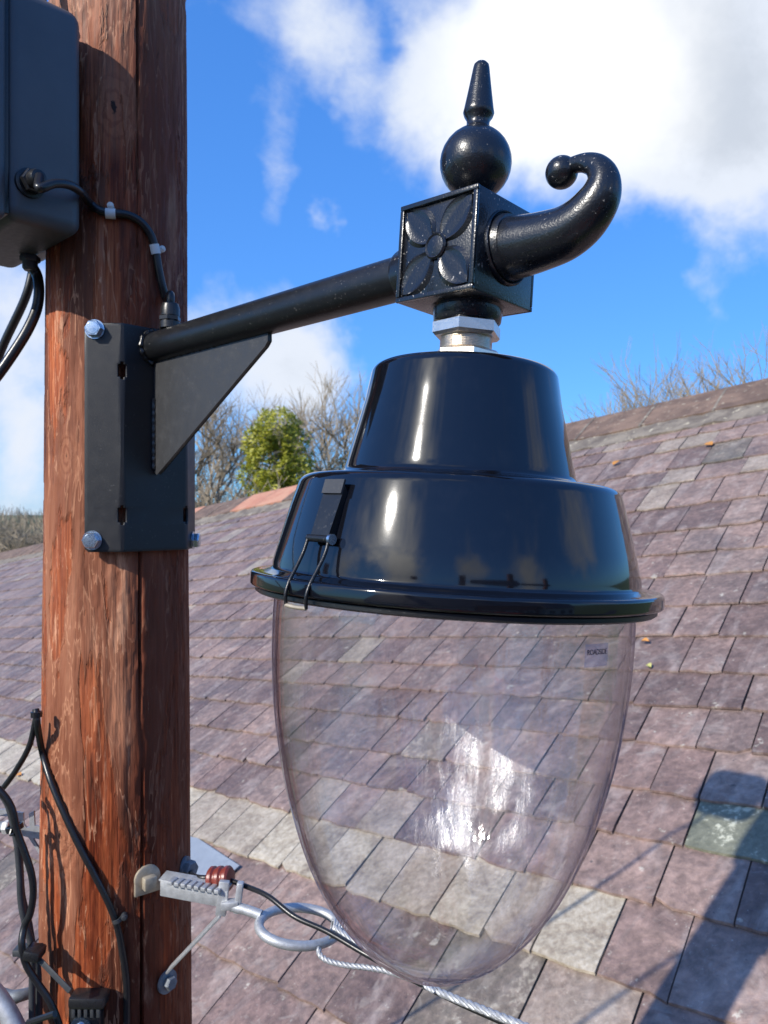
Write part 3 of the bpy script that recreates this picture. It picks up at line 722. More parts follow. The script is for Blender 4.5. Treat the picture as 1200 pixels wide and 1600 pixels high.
bp_ = [(x.x, x.y) for x in cat([(r_, z, 0) for r_, z in bprof], 6)]
bi = [(max(.0001, r_-.0032), z+.0028*(1-r_/.182)) for r_, z in bp_][::-1]; bi[0] = (.0001, bi[0][1])
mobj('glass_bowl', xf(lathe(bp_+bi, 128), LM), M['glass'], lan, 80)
# sticker
LMi = LM
def bowl_r(z):
    for (r0, z0), (r1, z1) in zip(bp_, bp_[1:]):
        if z1 <= z <= z0: return r0+(r1-r0)*(z-z0)/(z1-z0)
    return .18
def on_bowl(a, z, off): r_ = bowl_r(z)+off; return LM @ Vector((r_*math.sin(a), -r_*math.cos(a), z))
ac = R(38.0); zc = -.1175
Vv, Ff = [], []
for i in range(9):
    for j in range(3):
        Vv.append(on_bowl(ac+(i-4)/4*.0155/.18*1.0, zc-.0008+(j-1)*.0098, .0006))
for i in range(8):
    for j in range(2): Ff.append([i*3+j, (i+1)*3+j, (i+1)*3+j+1, i*3+j+1])
stk = mobj('sticker', (Vv, Ff), M['film'], lan, 60)
tc = bpy.data.curves.new('t', 'FONT'); tc.body = 'ROADSIDE'; tc.size = .0066; tc.align_x = 'CENTER'; tc.align_y = 'CENTER'; tc.extrude = .0001; tc.space_character = 1.0
to = bpy.data.objects.new('t', tc); sc.collection.objects.link(to)
dg = bpy.context.evaluated_depsgraph_get(); me = to.evaluated_get(dg).to_mesh()
wx = max(v.co.x for v in me.vertices)-min(v.co.x for v in me.vertices); kx = .0262/wx
tv = [on_bowl(ac+v.co.x*kx/.18, zc+.0018+v.co.y, .0010+v.co.z) for v in me.vertices]; tf = [list(p.vertices) for p in me.polygons]
mobj('lettering', (tv, tf), M['ink'], stk, 0); to.evaluated_get(dg).to_mesh_clear(); bpy.data.objects.remove(to)
# over-centre latches on the hood
def latch(th_, near_=True):
    er = Vector((math.sin(th_), -math.cos(th_), 0)); et = Vector((math.cos(th_), math.sin(th_), 0)); ez = Vector((0, 0, 1))
    def L(r_, t_, z_): return LM @ (er*r_+et*t_+ez*z_)
    def slab(path, w0, w1, thk):
        Vv = []; n = len(path)
        for i, (r_, z_) in enumerate(path):
            hw = w0+(w1-w0)*i/(n-1)
            a = path[max(0, i-1)]; b = path[min(n-1, i+1)]; tx, tz = b[0]-a[0], b[1]-a[1]; ln = math.hypot(tx, tz); nx, nz2 = -tz/ln*thk, tx/ln*thk
            Vv += [L(r_, -hw, z_), L(r_, hw, z_), L(r_+nx, hw, z_+nz2), L(r_+nx, -hw, z_+nz2)]
        Ff = []
        for i in range(n-1):
            for k in range(4): Ff.append([i*4+k, i*4+(k+1) % 4, (i+1)*4+(k+1) % 4, (i+1)*4+k])
        Ff += [[0, 1, 2, 3][::-1], [(n-1)*4+k for k in range(4)]]
        return Vv, Ff
    lt = mobj('latch', slab([(.1675, .0120), (.1695, .0125), (.1850, -.033), (.1860, -.036)][1:], .0125, .0105, .0018), M['satin'], lan, 20)
    mobj('latch_tab', slab([(.1640, .0190), (.1700, .0185), (.1735, .0060), (.1712, .0060)][1:3], .0125, .0125, .0022), M['grey_satin'], lt, 20)
    for s_ in (-1, 1):
        mobj('side_cheek', ([L(.1690, s_*.0118, .012), L(.1855, s_*.0105, -.034), L(.1770, s_*.0105, -.034), L(.1655, s_*.0118, .006), L(.1690, s_*.0100, .012), L(.1855, s_*.009, -.034), L(.1770, s_*.009, -.034), L(.1655, s_*.0100, .006)],
              [[0, 1, 2, 3], [4, 7, 6, 5], [0, 4, 5, 1], [1, 5, 6, 2], [2, 6, 7, 3], [3, 7, 4, 0]]), M['satin'], lt, 0)
        mobj('wire_leg', tube([L(.1870, s_*.0135, -.0335), L(.1905, s_*.0140, -.045), L(.1985, s_*.0138, -.060), L(.2055, s_*.0136, -.072), L(.2085, s_*.0134, -.082), L(.2075, s_*.0132, -.0915)], .0016, 8, 4), M['satin'], lt, 60)
    mobj('pivot_pin', tube([L(.1855, -.0150, -.0335), L(.1855, .0150, -.0335)], .0034, 10, 1, smoothp=False), M['satin'], lt, 40)
    mobj('pin_head', tube([L(.1855, .0135, -.0335), L(.1855, .0165, -.0335)], .0048, 12, 1, smoothp=False), M['zinc'], lt, 40)
    mobj('hook_bar', tube([L(.2075, -.0132, -.0915), L(.2075, 0, -.0920), L(.2075, .0132, -.0915)], .0018, 8, 3), M['brass'], lt, 60)
latch(R(-44)); latch(R(136))

# ================================================================== JUNCTION BOX
bz0, bz1 = .420, .760
corner = Vector((-.463, 1.1816, 0))
jb = thing('junction_box', tuple(corner-V_*.06+U*.12+Vector((0, 0, bz0))), 'dark grey plastic junction box with rounded corners at upper left of the pole', 'junction box')
def prism_uv(u0, u1, v0, v1, z0, z1, bev, seg=5):
    c = corner+U*((u0+u1)/2)-V_*((v0+v1)/2)+Vector((0, 0, (z0+z1)/2))
    return xf(box(v1-v0, u1-u0, z1-z0, bev, seg=seg), frame(c, -V_, U*1, Vector((0, 0, 1))))
mobj('case', prism_uv(0, .26, -.009, .104, bz0, bz1, .020), M['box'], jb, 40)
mobj('lid', prism_uv(-.006, .266, .1045, .150, bz0-.006, bz1+.006, .012), M['box'], jb, 40)
mobj('lid_seam', prism_uv(.003, .257, .0990, .110, bz0+.004, bz1-.004, .002), M['cable'], jb, 40)
mobj('mounting_lug', prism_uv(.08, .18, -.016, .004, bz0+.04, bz1-.04, .003), M['box'], jb, 30)
gpos = corner-V_*.072+Vector((0, 0, .4750))
mobj('cable_gland', join(xf(lathe([(.021, 0), (.021, .006), (.017, .007), (.017, .010)], 28), along(gpos+U*.001, -U)), xf(hexnut(.0175, .010), along(gpos-U*.009, -U)), xf(lathe([(.013, 0), (.013, .010), (.0105, .016), (.007, .017)], 24), along(gpos-U*.018, -U))), M['cable'], jb, 30)
bpos = P(47, 400, 1.0)*(bz0/P(47, 400, 1.0).z)
mobj('cable_gland', join(xf(hexnut(.016, .010), along(bpos, (0, 0, -1))), xf(lathe([(.012, 0), (.012, .010), (.009, .014)], 20), along(bpos-Vector((0, 0, .010)), (0, 0, -1)))), M['box'], jb, 30)

# ================================================================== CABLES
def cable(name, pts, r_, m, label, catn='cable', n=10, sub=8, parent=None):
    o = mobj(name, tube(pts, r_, n, sub), M[m], parent, 60, loc=pts[0] if not parent else None)
    if label: tag(o, label, catn)
    return o
g_end = gpos-U*.035
pts = [g_end, P(62, 294, 1.085), P(84, 287, 1.10), P(108, 289, 1.125), P(126, 300, 1.155)]+[pole_hit(x, y, .007) for x, y in ((141, 318), (156, 329), (176, 333), (200, 336), (220, 347), (236, 368), (243, 392), (248, 420), (254, 448), (260, 468))]+[gl+gd*.052, gl+gd*.030]
feed = cable('lamp_cable', pts, .0064, 'cable', 'black cable clipped across the pole from the junction box to the bracket arm')
def clip(px, py, ang, par, m='white_plastic', wd=.0075, r_=.0082):
    c = pole_hit(px, py, .006); nrm = (c-polex(c.z)); nrm.z = 0; nrm.normalize()
    tx = Vector((0, 0, 1)).cross(nrm); dr = tx*math.cos(R(ang))+Vector((0, 0, 1))*math.sin(R(ang)); sd_ = nrm.cross(dr)
    Vv, Ff = [], []; N = 14
    for i in range(N+1):
        a = math.pi*i/N
        for q in (-1, 1):
            for rr in (r_, r_-.0018):
                Vv.append(c+dr*q*wd+sd_*math.cos(a)*rr+nrm*math.sin(a)*rr)
    for i in range(N):
        b = i*4; Ff += [[b, b+4, b+6, b+2], [b+1, b+3, b+7, b+5], [b, b+1, b+5, b+4], [b+2, b+6, b+7, b+3]]
    o = mobj('cable_clip', (Vv, Ff), M[m], par, 40)
    nb = c+sd_*(r_+.0035)-nrm*.004
    mobj('nail_lug', xf(lathe([(.0052, 0), (.0052, .009), (.0036, .0095), (.0030, .0115), (.0001, .0118)], 12), along(nb, nrm)), M[m], o, 30)
clip(173, 334, 0, feed); clip(242, 390, -75, feed)
# cables out of the box bottom
b2c = PC+U*.29-V_*.03+Vector((0, 0, .63))
sbx = thing('fuse_box', tuple(b2c-Vector((0, 0, .12))), 'second dark box on the far side of the pole, hidden behind the junction box', 'junction box')
mobj('case', xf(box(.16, .27, .25, .065, seg=6), frame(b2c, -V_, U, Vector((0, 0, 1)))), M['box'], sbx, 40)
mobj('mounting_arm', xf(box(.05, .16, .06, .004), frame(PC+U*.13+Vector((0, 0, .64)), -V_, U, Vector((0, 0, 1)))), M['box'], sbx, 40)
c1 = bpos-Vector((0, 0, .012))
cable('supply_cable', [c1, P(57, 428, 1.29), P(61, 450, 1.285), P(58, 480, 1.28), P(45, 512, 1.27), P(22, 550, 1.26), P(-8, 592, 1.25), P(-70, 665, 1.22), Vector((-1.35, 1.0, -.12)), Vector((-2.6, .4, -.7)), Vector((-7.1, -1.0, -2.2))], .0085, 'cable', 'thick black cable curving down out of the underside of the junction box')
cable('supply_cable', [b2c-Vector((0, 0, .11)), Vector((-.70, 1.56, .50)), Vector((-.715, 1.565, .44)), Vector((-.785, 1.60, .33)), Vector((-.87, 1.63, .14)), Vector((-1.04, 1.70, -.24)), Vector((-1.35, 1.78, -.75)), Vector((-3.0, 1.6, -1.5)), Vector((-7.3, 1.2, -2.0))], .0085, 'cable', 'second black cable hanging down to the left from behind the junction box')
cable('top_cable', [P(58, -60, 1.22), P(62, -15, 1.21), P(66, 4, 1.20), P(63, 22, 1.24)], .007, 'cable_grey', 'grey cable entering behind the top of the junction box')
# long black cable lying on the pole lower down
pts = [P(56, 1108, 1.22), P(58, 1128, 1.215)]+[pole_hit(x, y, .006) for x, y in ((66, 1175), (80, 1222), (99, 1268), (122, 1318), (148, 1368), (170, 1412), (183, 1448), (191, 1488), (197, 1530), (198, 1570), (197, 1640), (196, 1760))]
lc = cable('pole_cable', pts, .0053, 'cable', 'black cable running diagonally down the lower front of the pole')
clip(183, 1437, -70, lc, 'cable_grey', .003, .0075)
mobj('cable_tie', xf(lathe([(.0085, -.004), (.0085, .004), (.006, .0045), (.006, -.0045)], 12, True), along(P(57, 1116, 1.217), (0, 0, 1))), M['cable'], lc, 30)
# loose loop and bundle at lower left
cable('loose_cable', [P(56, 1122, 1.235), P(46, 1165, 1.24), P(26, 1202, 1.25), P(4, 1232, 1.26), P(-25, 1262, 1.27), P(-80, 1300, 1.3), Vector((-1.2, 1.3, -.75)), Vector((-1.9, 1.0, -1.1))], .0045, 'cable', 'thin black cable hanging away to the left from the tie on the pole edge')
b1 = [(-40, 1215), (-8, 1232), (10, 1252), (20, 1285), (27, 1320), (31, 1370), (33, 1410), (40, 1445), (48, 1472), (50, 1500), (50, 1550), (50, 1600), (50, 1700)]
b2 = [(-30, 1210), (4, 1240), (18, 1262), (27, 1300), (38, 1330), (49, 1365), (52, 1395), (47, 1428), (38, 1448), (34, 1475), (40, 1505), (58, 1535), (78, 1565), (92, 1600), (110, 1680)]
b3 = [(24, 1290), (30, 1340), (34, 1400), (44, 1440), (50, 1475), (58, 1510), (60, 1560), (61, 1600), (62, 1700)]
cable('bundle_cable', [P(x, y, 1.21) for x, y in b1], .0052, 'cable_grey', 'grey-black cable of the bundle left of the pole, straightest of the three')
cable('bundle_cable', [P(x, y, 1.195-.01*(i > 8)) for i, (x, y) in enumerate(b2)], .0054, 'cable', 'shiny black cable of the left bundle that swings right under the strap across the pole')
cable('bundle_cable', [P(x, y, 1.225) for x, y in b3], .0058, 'cable_grey', 'short grey cable of the bundle behind the other two left of the pole')
tie = thing('cable_strap', tuple(P(44, 1484, 1.19)), 'grey-brown strap clamping the cable bundle to the lower left of the pole', 'strap')
mobj('band', xf(box(.040, .024, .011, .003), along(P(44, 1484, 1.20), (0, 0, 1), (0, 1, 0))), M['cable_grey'], tie, 30)
mobj('buckle', xf(box(.026, .03, .016, .004), along(P(54, 1488, 1.19), (.2, 0, 1), (0, 1, 0))), M['cable'], tie, 30)
mobj('strap_tail', xf(box(.009, .002, .085, .0008), along((P(62, 1500, 1.185)+P(97, 1536, 1.17))/2, P(97, 1536, 1.17)-P(62, 1500, 1.185), (0, 1, 0))), M['cable_grey'], tie, 30)
tk = thing('cable_tie', tuple(P(22, 1293, 1.20)), 'small black tie around the loose cables beside the left galvanised bracket', 'cable tie')
mobj('loop', xf(lathe([(.013, -.004), (.013, .004), (.010, .0045), (.010, -.0045)], 14, True), along(P(23, 1293, 1.208), (.3, 0, -1))), M['cable'], tk, 30)
mobj('tail', tube([P(18, 1296, 1.195), P(16, 1305, 1.19), P(22, 1303, 1.19)], .002, 6, 3), M['cable'], tk)
# clamp at bottom of the pole
cp = pole_hit(140, 1578, 0); cn = cp-polex(cp.z); cn.z = 0; cn.normalize()
ct = Vector((0, 0, 1)).cross(cn)
cl = thing('suspension_clamp', tuple(cp), 'black ribbed plastic clamp with a round washer at the bottom of the pole', 'clamp')
mobj('clamp_body', xf(box(.050, .11, .022, .005, (0, -.030, .012)), frame(cp, ct, Vector((0, 0, 1)), cn)), M['cable'], cl, 30)
mobj('clamp_cap', xf(box(.056, .018, .032, .005, (0.006, .028, .016)), frame(cp, ct, Vector((0, 0, 1)), cn)), M['cable'], cl, 30)
for i in range(5): mobj('rib', xf(box(.0055, .014, .006, .001, (-.014+.0095*i, .013, .026)), frame(cp, ct, Vector((0, 0, 1)), cn)), M['cable_grey'], cl, 30)
mobj('washer', xf(lathe([(.0155, 0), (.0155, .003), (.001, .0032)], 28), along(cp+cn*.0235+Vector((0, 0, -.010))-ct*.004, cn)), M['zinc'], cl, 30)
mobj('screw_head', xf(lathe([(.0075, 0), (.0070, .003), (.004, .0045), (.001, .003)], 18), along(cp+cn*.0265+Vector((0, 0, -.010))-ct*.004, cn)), M['zinc'], cl, 30)

# ================================================================== STRAIN BRACKET on the right of the pole
h1 = pole_hit(229, 1375, .0); hn = h1-polex(h1.z); hn.z = 0; hn.normalize()
sb = thing('strain_bracket', tuple(h1), 'notched galvanised strain bracket with a diagonal stay bolted to the right side of the pole', 'bracket')
mobj('washer', join(xf(lathe([(.021, 0), (.021, .005), (.019, .006), (.002, .006)], 28), along(h1+Vector((0, 0, .004)), hn)), xf(box(.042, .020, .006, .0015), along(h1+hn*.0028-Vector((0, 0, .010)), hn))), M['brass'], sb, 30)
mobj('square_bolt', xf(box(.021, .021, .014, .003), along(h1+hn*.012, hn)), M['brass'], sb, 30)
def bar(p0, p1, wdt, thk, nrm, bev=.001):
    d = (p1-p0); z = d.normalized(); x = Vector(nrm).cross(z).normalized(); y = z.cross(x)
    return xf(box(wdt, thk, d.length, bev), frame((p0+p1)/2, x, y, z))
q0 = h1+hn*.010+Vector((.018, 0, -.008)); q1 = P(356, 1406, 1.20)
mobj('bracket_web', bar(q0, q1, .003, .026, (q1-q0).cross(Vector((0, 0, 1))).cross(q1-q0), .001), M['galv'], sb, 30)
fl0 = q0+Vector((0, .012, .013)); fl1 = q1+Vector((0, .012, .013))
mobj('flange', bar(fl0, fl1, .026, .003, (0, 0, 1), .001) if False else bar(fl0, fl1, .003, .024, (0, 1, .2), .001), M['galv'], sb, 30)
for i in range(8):
    f = .16+.098*i; c = q0.lerp(q1, f)+Vector((0, -.003, .0150))
    mobj('notch_tooth', bar(c, c+(q1-q0).normalized()*.0078, .006, .018, (0, 1, 0), .0006), M['galv'], sb, 30)
mobj('end_plate', bar(P(351, 1376, 1.205), P(345, 1430, 1.205), .016, .010, (0, 1, 0), .002), M['galv'], sb, 30)
mobj('end_plate', bar(P(376, 1378, 1.20), P(370, 1426, 1.20), .010, .012, (0, 1, 0), .002), M['galv'], sb, 30)
mobj('end_bridge', bar(P(346, 1414, 1.20), P(374, 1412, 1.20), .013, .016, (0, 1, 0), .002), M['galv'], sb, 30)
s0_ = P(346, 1428, 1.205); s1_ = pole_hit(263, 1516, .010)
mobj('stay', bar(s0_, s1_, .004, .016, (0, 1, 0), .001), M['galv'], sb, 30)
h2 = pole_hit(260, 1533, 0); hn2 = h2-polex(h2.z); hn2.z = 0; hn2.normalize()
mobj('stay_washer', xf(lathe([(.0185, 0), (.0185, .004), (.012, .005)], 24), along(h2, hn2)), M['galv_dark'], sb, 30)
mobj('stay_bolt', xf(hexnut(.011, .010), along(h2+hn2*.005, hn2)), M['galv_dark'], sb, 30)
pb = pole_hit(288, 1355, 0); pn = pb-polex(pb.z); pn.z = 0; pn.normalize()
cb = thing('coach_bolt', tuple(pb), 'dark grey bolt head on the right edge of the pole above the notched bracket', 'bolt')
mobj('washer', xf(lathe([(.018, 0), (.018, .004), (.010, .005)], 24), along(pb, pn)), M['galv_dark'], cb, 30)
mobj('head', xf(hexnut(.0135, .016), along(pb+pn*.004, (pn+Vector((0, -.4, 0))).normalized())), M['galv_dark'], cb, 25)
# ring eye and rod
eye = thing('ring_eye', tuple(P(372, 1418, 1.20)), 'galvanised rod ending in a round ring, held by the notched bracket', 'ring')
mobj('rod', tube([P(362, 1416, 1.20), P(385, 1422, 1.195), P(408, 1430, 1.19)], .0078, 12, 4), M['galv'], eye)
rc = P(468, 1447, 1.19); ra_ = Vector((.062, .010, -.014)); rb_ = Vector((.026, .052, .016))
rb_ = Vector((.010, .052, .0)); ra_ = Vector((.0585, .004, -.012))
ringp = [rc+ra_*math.cos(t_)+rb_*math.sin(t_) for t_ in [2*math.pi*i/48 for i in range(49)]]
mobj('ring', tube(ringp, .0072, 12, 1, smoothp=False), M['galv'], eye, 60)
# insulator with its cable
it = thing('insulator', tuple(P(347, 1372, 1.23)), 'small brown-red ribbed insulator above the notched bracket', 'insulator')
pr = []
for i in range(3): pr += [(.0155, i*.0125), (.0185, i*.0125+.003), (.0185, i*.0125+.008), (.0155, i*.0125+.011)]
mobj('ribbed_body', xf(lathe([(.010, -.002)]+pr+[(.010, .037)], 28), along(P(328, 1373, 1.235), P(366, 1372, 1.225)-P(328, 1373, 1.235))), M['redclay'], it, 30)
cable('tether_cable', [pole_hit(292, 1368, .003)+Vector((0, .02, 0)), P(312, 1371, 1.24), P(345, 1372, 1.235), P(382, 1384, 1.21), P(420, 1401, 1.17), P(460, 1432, 1.14), P(510, 1455, 1.12), P(570, 1490, 1.09), P(640, 1528, 1.05), P(720, 1568, 1.0), P(820, 1612, .95), P(1000, 1690, .85), Vector((1.1, .2, -1.3)), Vector((5.6, -8.3, -2.6))], .0040, 'cable', 'thin black cable running from the insulator past the ring and under the bowl')
# galvanised strand: two wires twisted
def twisted(path, r_, off, pitch, m, name, label, n3=3, sub=10):
    pp = cat(path, sub); L = 0; subs = []
    for k in range(n3):
        q = []; L = 0
        for i, p in enumerate(pp):
            if i: L += (pp[i]-pp[i-1]).length
            d = (pp[min(i+1, len(pp)-1)]-pp[max(0, i-1)]).normalized(); u = d.orthogonal().normalized(); u = (Vector((0, 0, 1))-d*d.z).normalized(); v = d.cross(u)
            ph = L/pitch*2*math.pi+k*2*math.pi/n3; q.append(p+(u*math.cos(ph)+v*math.sin(ph))*off)
        subs.append(q)
    root = thing(name, tuple(path[0]), label, 'wire')
    for q in subs: mobj('strand', tube(q, r_, 6, 1, smoothp=False), M[m], root, 60)
    return root
twisted([P(498, 1482, 1.12), P(500, 1492, 1.11), P(512, 1501, 1.10), P(540, 1508, 1.09), P(575, 1512, 1.08), P(610, 1519, 1.07), P(645, 1531, 1.05), P(680, 1549, 1.02)], .0021, .0021, .022, 'galv', 'guy_wire_tail', 'short twisted galvanised wire tail curling under the ring', 3, 16)
twisted([P(524, 1450, 1.14), P(545, 1466, 1.12), P(580, 1490, 1.10), P(620, 1515, 1.075), P(665, 1540, 1.04), P(710, 1560, 1.0), P(760, 1580, .96), P(815, 1602, .92), P(900, 1640, .87), P(1010, 1690, .82)], .0024, .0028, .045, 'galv', 'guy_wire', 'twisted galvanised guy wire running from the ring down to the right under the bowl', 4, 24)
wr = [P(526, 1451, 1.15)+Vector((.0035*i/6-.009, 0, 0))+Vector((math.cos(i*.9)*.003, math.sin(i*.9)*.0125, math.cos(i*.9)*.0125)) for i in range(42)]
tag(mobj('wire_whipping', tube(wr, .0016, 6, 2), M['galv'], None, 60, loc=wr[0]), 'coil of thin wire wrapped round the right end of the ring', 'wire')
# left-hand bracket behind the cables
lb = thing('strain_bracket', tuple(P(40, 1290, 1.32)), 'pale galvanised slotted bracket sticking out left of the pole behind the cables', 'bracket')
def plate_px(pts_, Y, dy=.004):
    A = [P(x, y, Y) for x, y in pts_]; B = [a+Vector((0, dy, 0)) for a in A]; n = len(A)
    return A+B, [list(range(n))[::-1], list(range(n, 2*n))]+[[i, (i+1) % n, (i+1) % n+n, i+n] for i in range(n)]
mobj('slotted_plate', plate_px([(18, 1268), (36, 1270), (37, 1288), (41, 1293), (46, 1293), (45, 1272), (53, 1267), (54, 1290), (66, 1292), (72, 1312), (50, 1310), (30, 1305), (20, 1298)], 1.30), M['galv'], lb, 0)
mobj('arm_strip', plate_px([(-40, 1266), (0, 1265), (20, 1264), (22, 1276), (0, 1275), (-40, 1277)], 1.295), M['galv'], lb, 0)
mobj('stay', plate_px([(44, 1308), (50, 1308), (70, 1340), (68, 1346)], 1.305), M['galv'], lb, 0)
mobj('spigot', tube([P(-40, 1292, 1.28), P(0, 1292, 1.27), P(16, 1291, 1.26)], .0085, 12, 2), M['galv_dark'], lb)
mobj('bolt_nut', xf(hexnut(.011, .010), along(P(6, 1292, 1.262), (1, -.1, 0))), M['white_plastic'], lb, 30)
lf = thing('lower_bracket', tuple(P(0, 1560, 1.30)), 'pale grey pole fitting with two round arms at the bottom left corner', 'bracket')
mobj('fitting_arm', tube([P(-60, 1560, 1.30), P(-5, 1553, 1.29), P(12, 1560, 1.28), P(30, 1556, 1.28), P(60, 1548, 1.30)], [.011, .011, .013, .010, .009], 12, 5), M['galv_dark'], lf)
mobj('fitting_arm', tube([P(-60, 1500, 1.22), P(-10, 1550, 1.20), P(14, 1585, 1.19), P(40, 1640, 1.18)], .014, 14, 5), M['galv'], lf)
mobj('spreader', tube([P(44, 1598, 1.17), P(86, 1584, 1.15)], .0048, 8, 1, smoothp=False), M['cable'], lf)

# ================================================================== TREES
def tree_mesh(base, height, seed, levels=6, spread=.55, r0=None, nb=3, up=.25, twigr=.010, lean=(0, 0, 0), first=.30, droop=0.0, shrink=.74, side=.8):
    ra = random.Random(seed); r0 = r0 or height*.013
    trunk, tw = [[], []], [[], []]
    def seg(store, a, b, ra_, rb_, n):
        d = (b-a).normalized(); x = d.orthogonal().normalized(); y = d.cross(x); k = len(store[0])
        for p, r_ in ((a, ra_), (b, rb_)):
            for i in range(n):
                t_ = 2*math.pi*i/n; store[0].append(p+(x*math.cos(t_)+y*math.sin(t_))*r_)
        for i in range(n): store[1].append([k+i, k+(i+1) % n, k+n+(i+1) % n, k+n+i])
    def grow(p, d, L, r_, lev):
        store = trunk if lev >= levels-2 else tw
        steps = 3 if lev > 1 else 2; q = p
        for s_ in range(steps):
            d = (d+Vector((ra.gauss(0, .13), ra.gauss(0, .13), ra.gauss(0, .09)+up*.12-droop*.1))).normalized()
            e = q+d*L/steps; rn = r_*(1-.22*(s_+1)/steps) if lev else r_*(1-.6*(s_+1)/steps)
            seg(store, q, e, max(r_*(1-.22*s_/steps), twigr), max(rn, twigr*.8), 6 if lev >= levels-1 else (4 if lev > 2 else 3))
            if lev > 0 and s_ < steps-1 and lev < levels:
                if ra.random() < side: child(e, d, L*ra.uniform(.5, .8), rn*.55, lev-1)
            q = e
        if lev > 0:
            for _ in range(nb if ra.random() < .7 else nb-1): child(q, d, L*ra.uniform(.62, .85)*shrink/.74, r_*.62, lev-1)
    def child(p, d, L, r_, lev):
        ax = d.orthogonal().normalized(); ax.rotate(Quaternion(d, ra.uniform(0, 6.283)))
        nd = d.copy(); nd.rotate(Quaternion(ax, ra.gauss(spread, .16)))
        nd = (nd+Vector((0, 0, up))).normalized(); grow(p, nd, L, r_, lev)
    d0 = (Vector((0, 0, 1))+Vector(lean)).normalized()
    grow(Vector(base), d0, height*first, r0, levels)
    return trunk, tw
def bare_tree(x, y, top, seed, label, name='bare_tree', grp='bare trees beyond the ridge', tm='twig', **k):
    H = top-GZ; tr = thing(name, (x, y, GZ), label, 'tree', grp)
    a, b = tree_mesh((x, y, GZ), H, seed, **k)
    zmax = max(v.z for v in b[0]); sc_ = H/(zmax-GZ)
    for st in (a, b): st[0][:] = [Vector((x+(v.x-x)*sc_, y+(v.y-y)*sc_, GZ+(v.z-GZ)*sc_)) for v in st[0]]
    mobj('trunk', (a[0], a[1]), M['bark'], tr, 60); mobj('twigs', (b[0], b[1]), M[tm], tr, 0); return tr
def at(px, Y): return (px-600)/F*Y
def ztop(py, Y): return (800-py)/F*Y
KW = dict(levels=6, nb=3, twigr=.0048, first=.22, up=.14, side=.45)
bt = [(318, 34, 612, 'tangled bare tree nearest the pole on its right', dict(KW, spread=.6)), (352, 38, 560, 'tall thin bare tree between the bracket gusset and the evergreen', dict(KW, spread=.5)),
      (492, 33, 572, 'dense bare tree directly right of the evergreen, its crown tan', dict(KW, spread=.52)), (552, 36, 575, 'bare tree half hidden behind the lantern hood', dict(KW, spread=.5)),
      (440, 41, 570, 'thin bare tree behind the evergreen with twigs above its top', dict(KW, spread=.5)), (285, 40, 700, 'low bare tree mostly hidden behind the pole', dict(KW, spread=.6)),
      (25, 48, 792, 'bare tree beyond the ridge at the left edge of the picture', dict(KW, spread=.6)), (70, 52, 812, 'smaller bare tree touching the left side of the pole', dict(KW, spread=.6))]
for i, (px, Y, py, lab, kw) in enumerate(bt): bare_tree(at(px, Y), Y, ztop(py, Y), 11+i, lab, tm='twig' if i % 3 else 'twig2', **kw)
rt = [(1190, 19, 492, 'tallest budding tree above the ridge at the right edge'), (1140, 20, 515, 'budding tree left of the tallest one at the right edge'), (1075, 21, 552, 'slim budding treetop halfway along the right ridge'),
      (1035, 22, 576, 'small sparse treetop above the right ridge'), (980, 23, 602, 'low sparse treetop nearer the lantern hood'), (940, 23.5, 640, 'tiny treetop just right of the lantern hood'), (1250, 20, 475, 'budding tree cut off by the right frame')]
for i, (px, Y, py, lab) in enumerate(rt): bare_tree(at(px, Y), Y, ztop(py, Y), 41+i, lab, grp='budding treetops above the right ridge', tm='twig2', levels=6, nb=3, spread=.5, up=.20, twigr=.0042, side=.5, first=.34)
# low scrub between the trees
for i, (px, Y, py, lab) in enumerate([(312, 30, 752, 'low brown scrub between pole and evergreen above the ridge'), (355, 31, 742, 'brown scrub touching the left foot of the evergreen'), (500, 31, 735, 'brown scrub at the right foot of the evergreen'), (8, 46, 812, 'brown scrub above the ridge at the left edge'), (60, 47, 818, 'brown scrub touching the pole at far left'), (38, 44, 826, 'brown scrub between the two other bushes at far left')]):
    bare_tree(at(px, Y), Y, ztop(py, Y), 71+i, lab, name='scrub_bush', grp='scrub above the ridge', tm='twig', levels=6, nb=3, spread=.75, up=.1, twigr=.016)
def leafy(name, blobs_, dens, size, m, trunkpts, label, seed=5, tr_r=.3):
    ra = random.Random(seed); V, Fc, rn = [], [], []
    root = thing(name, (trunkpts[0][0], trunkpts[0][1], GZ), label, 'tree')
    for (c, rx, rz) in blobs_:
        c = Vector(c); n = int(dens*rx*rx*rz)
        for _ in range(n):
            d = Vector((ra.gauss(0, 1), ra.gauss(0, 1), ra.gauss(0, 1))).normalized(); q = ra.uniform(.35, 1)**.45
            lump = 1+.35*noise.noise(d*2.3+c)
            p = c+Vector((d.x*rx, d.y*rx, d.z*rz))*q*lump
            if noise.noise(p*1.6) < -.22: continue
            s_ = size*ra.uniform(.5, 1.3); a = Vector((ra.gauss(0, 1), ra.gauss(0, 1), ra.gauss(0, .6))).normalized(); b = (a.orthogonal()+d*.4).normalized()
            k = len(V); V += [p-a*s_, p-b*s_*.42, p+a*s_, p+b*s_*.42]; Fc.append([k, k+1, k+2, k+3])
            t_ = min(1, max(0, ra.gauss(.5, .2)+.35*noise.noise(p*.9))); rn += [t_]*4
    o = mobj('crown', (V, Fc), M[m], root, 0)
    at_ = o.data.attributes.new('leafrnd', 'FLOAT', 'POINT')
    for i, t_ in enumerate(rn): at_.data[i].value = t_
    mobj('trunk', tube([Vector(p) for p in trunkpts], [tr_r, tr_r*.8, tr_r*.6, tr_r*.3][:len(trunkpts)], 10, 4), M['bark'], root)
    return root
Y = 30; k = Y/F
def bp3(px, py, dy=0): return ((px-600)*k, Y+dy, (800-py)*k)
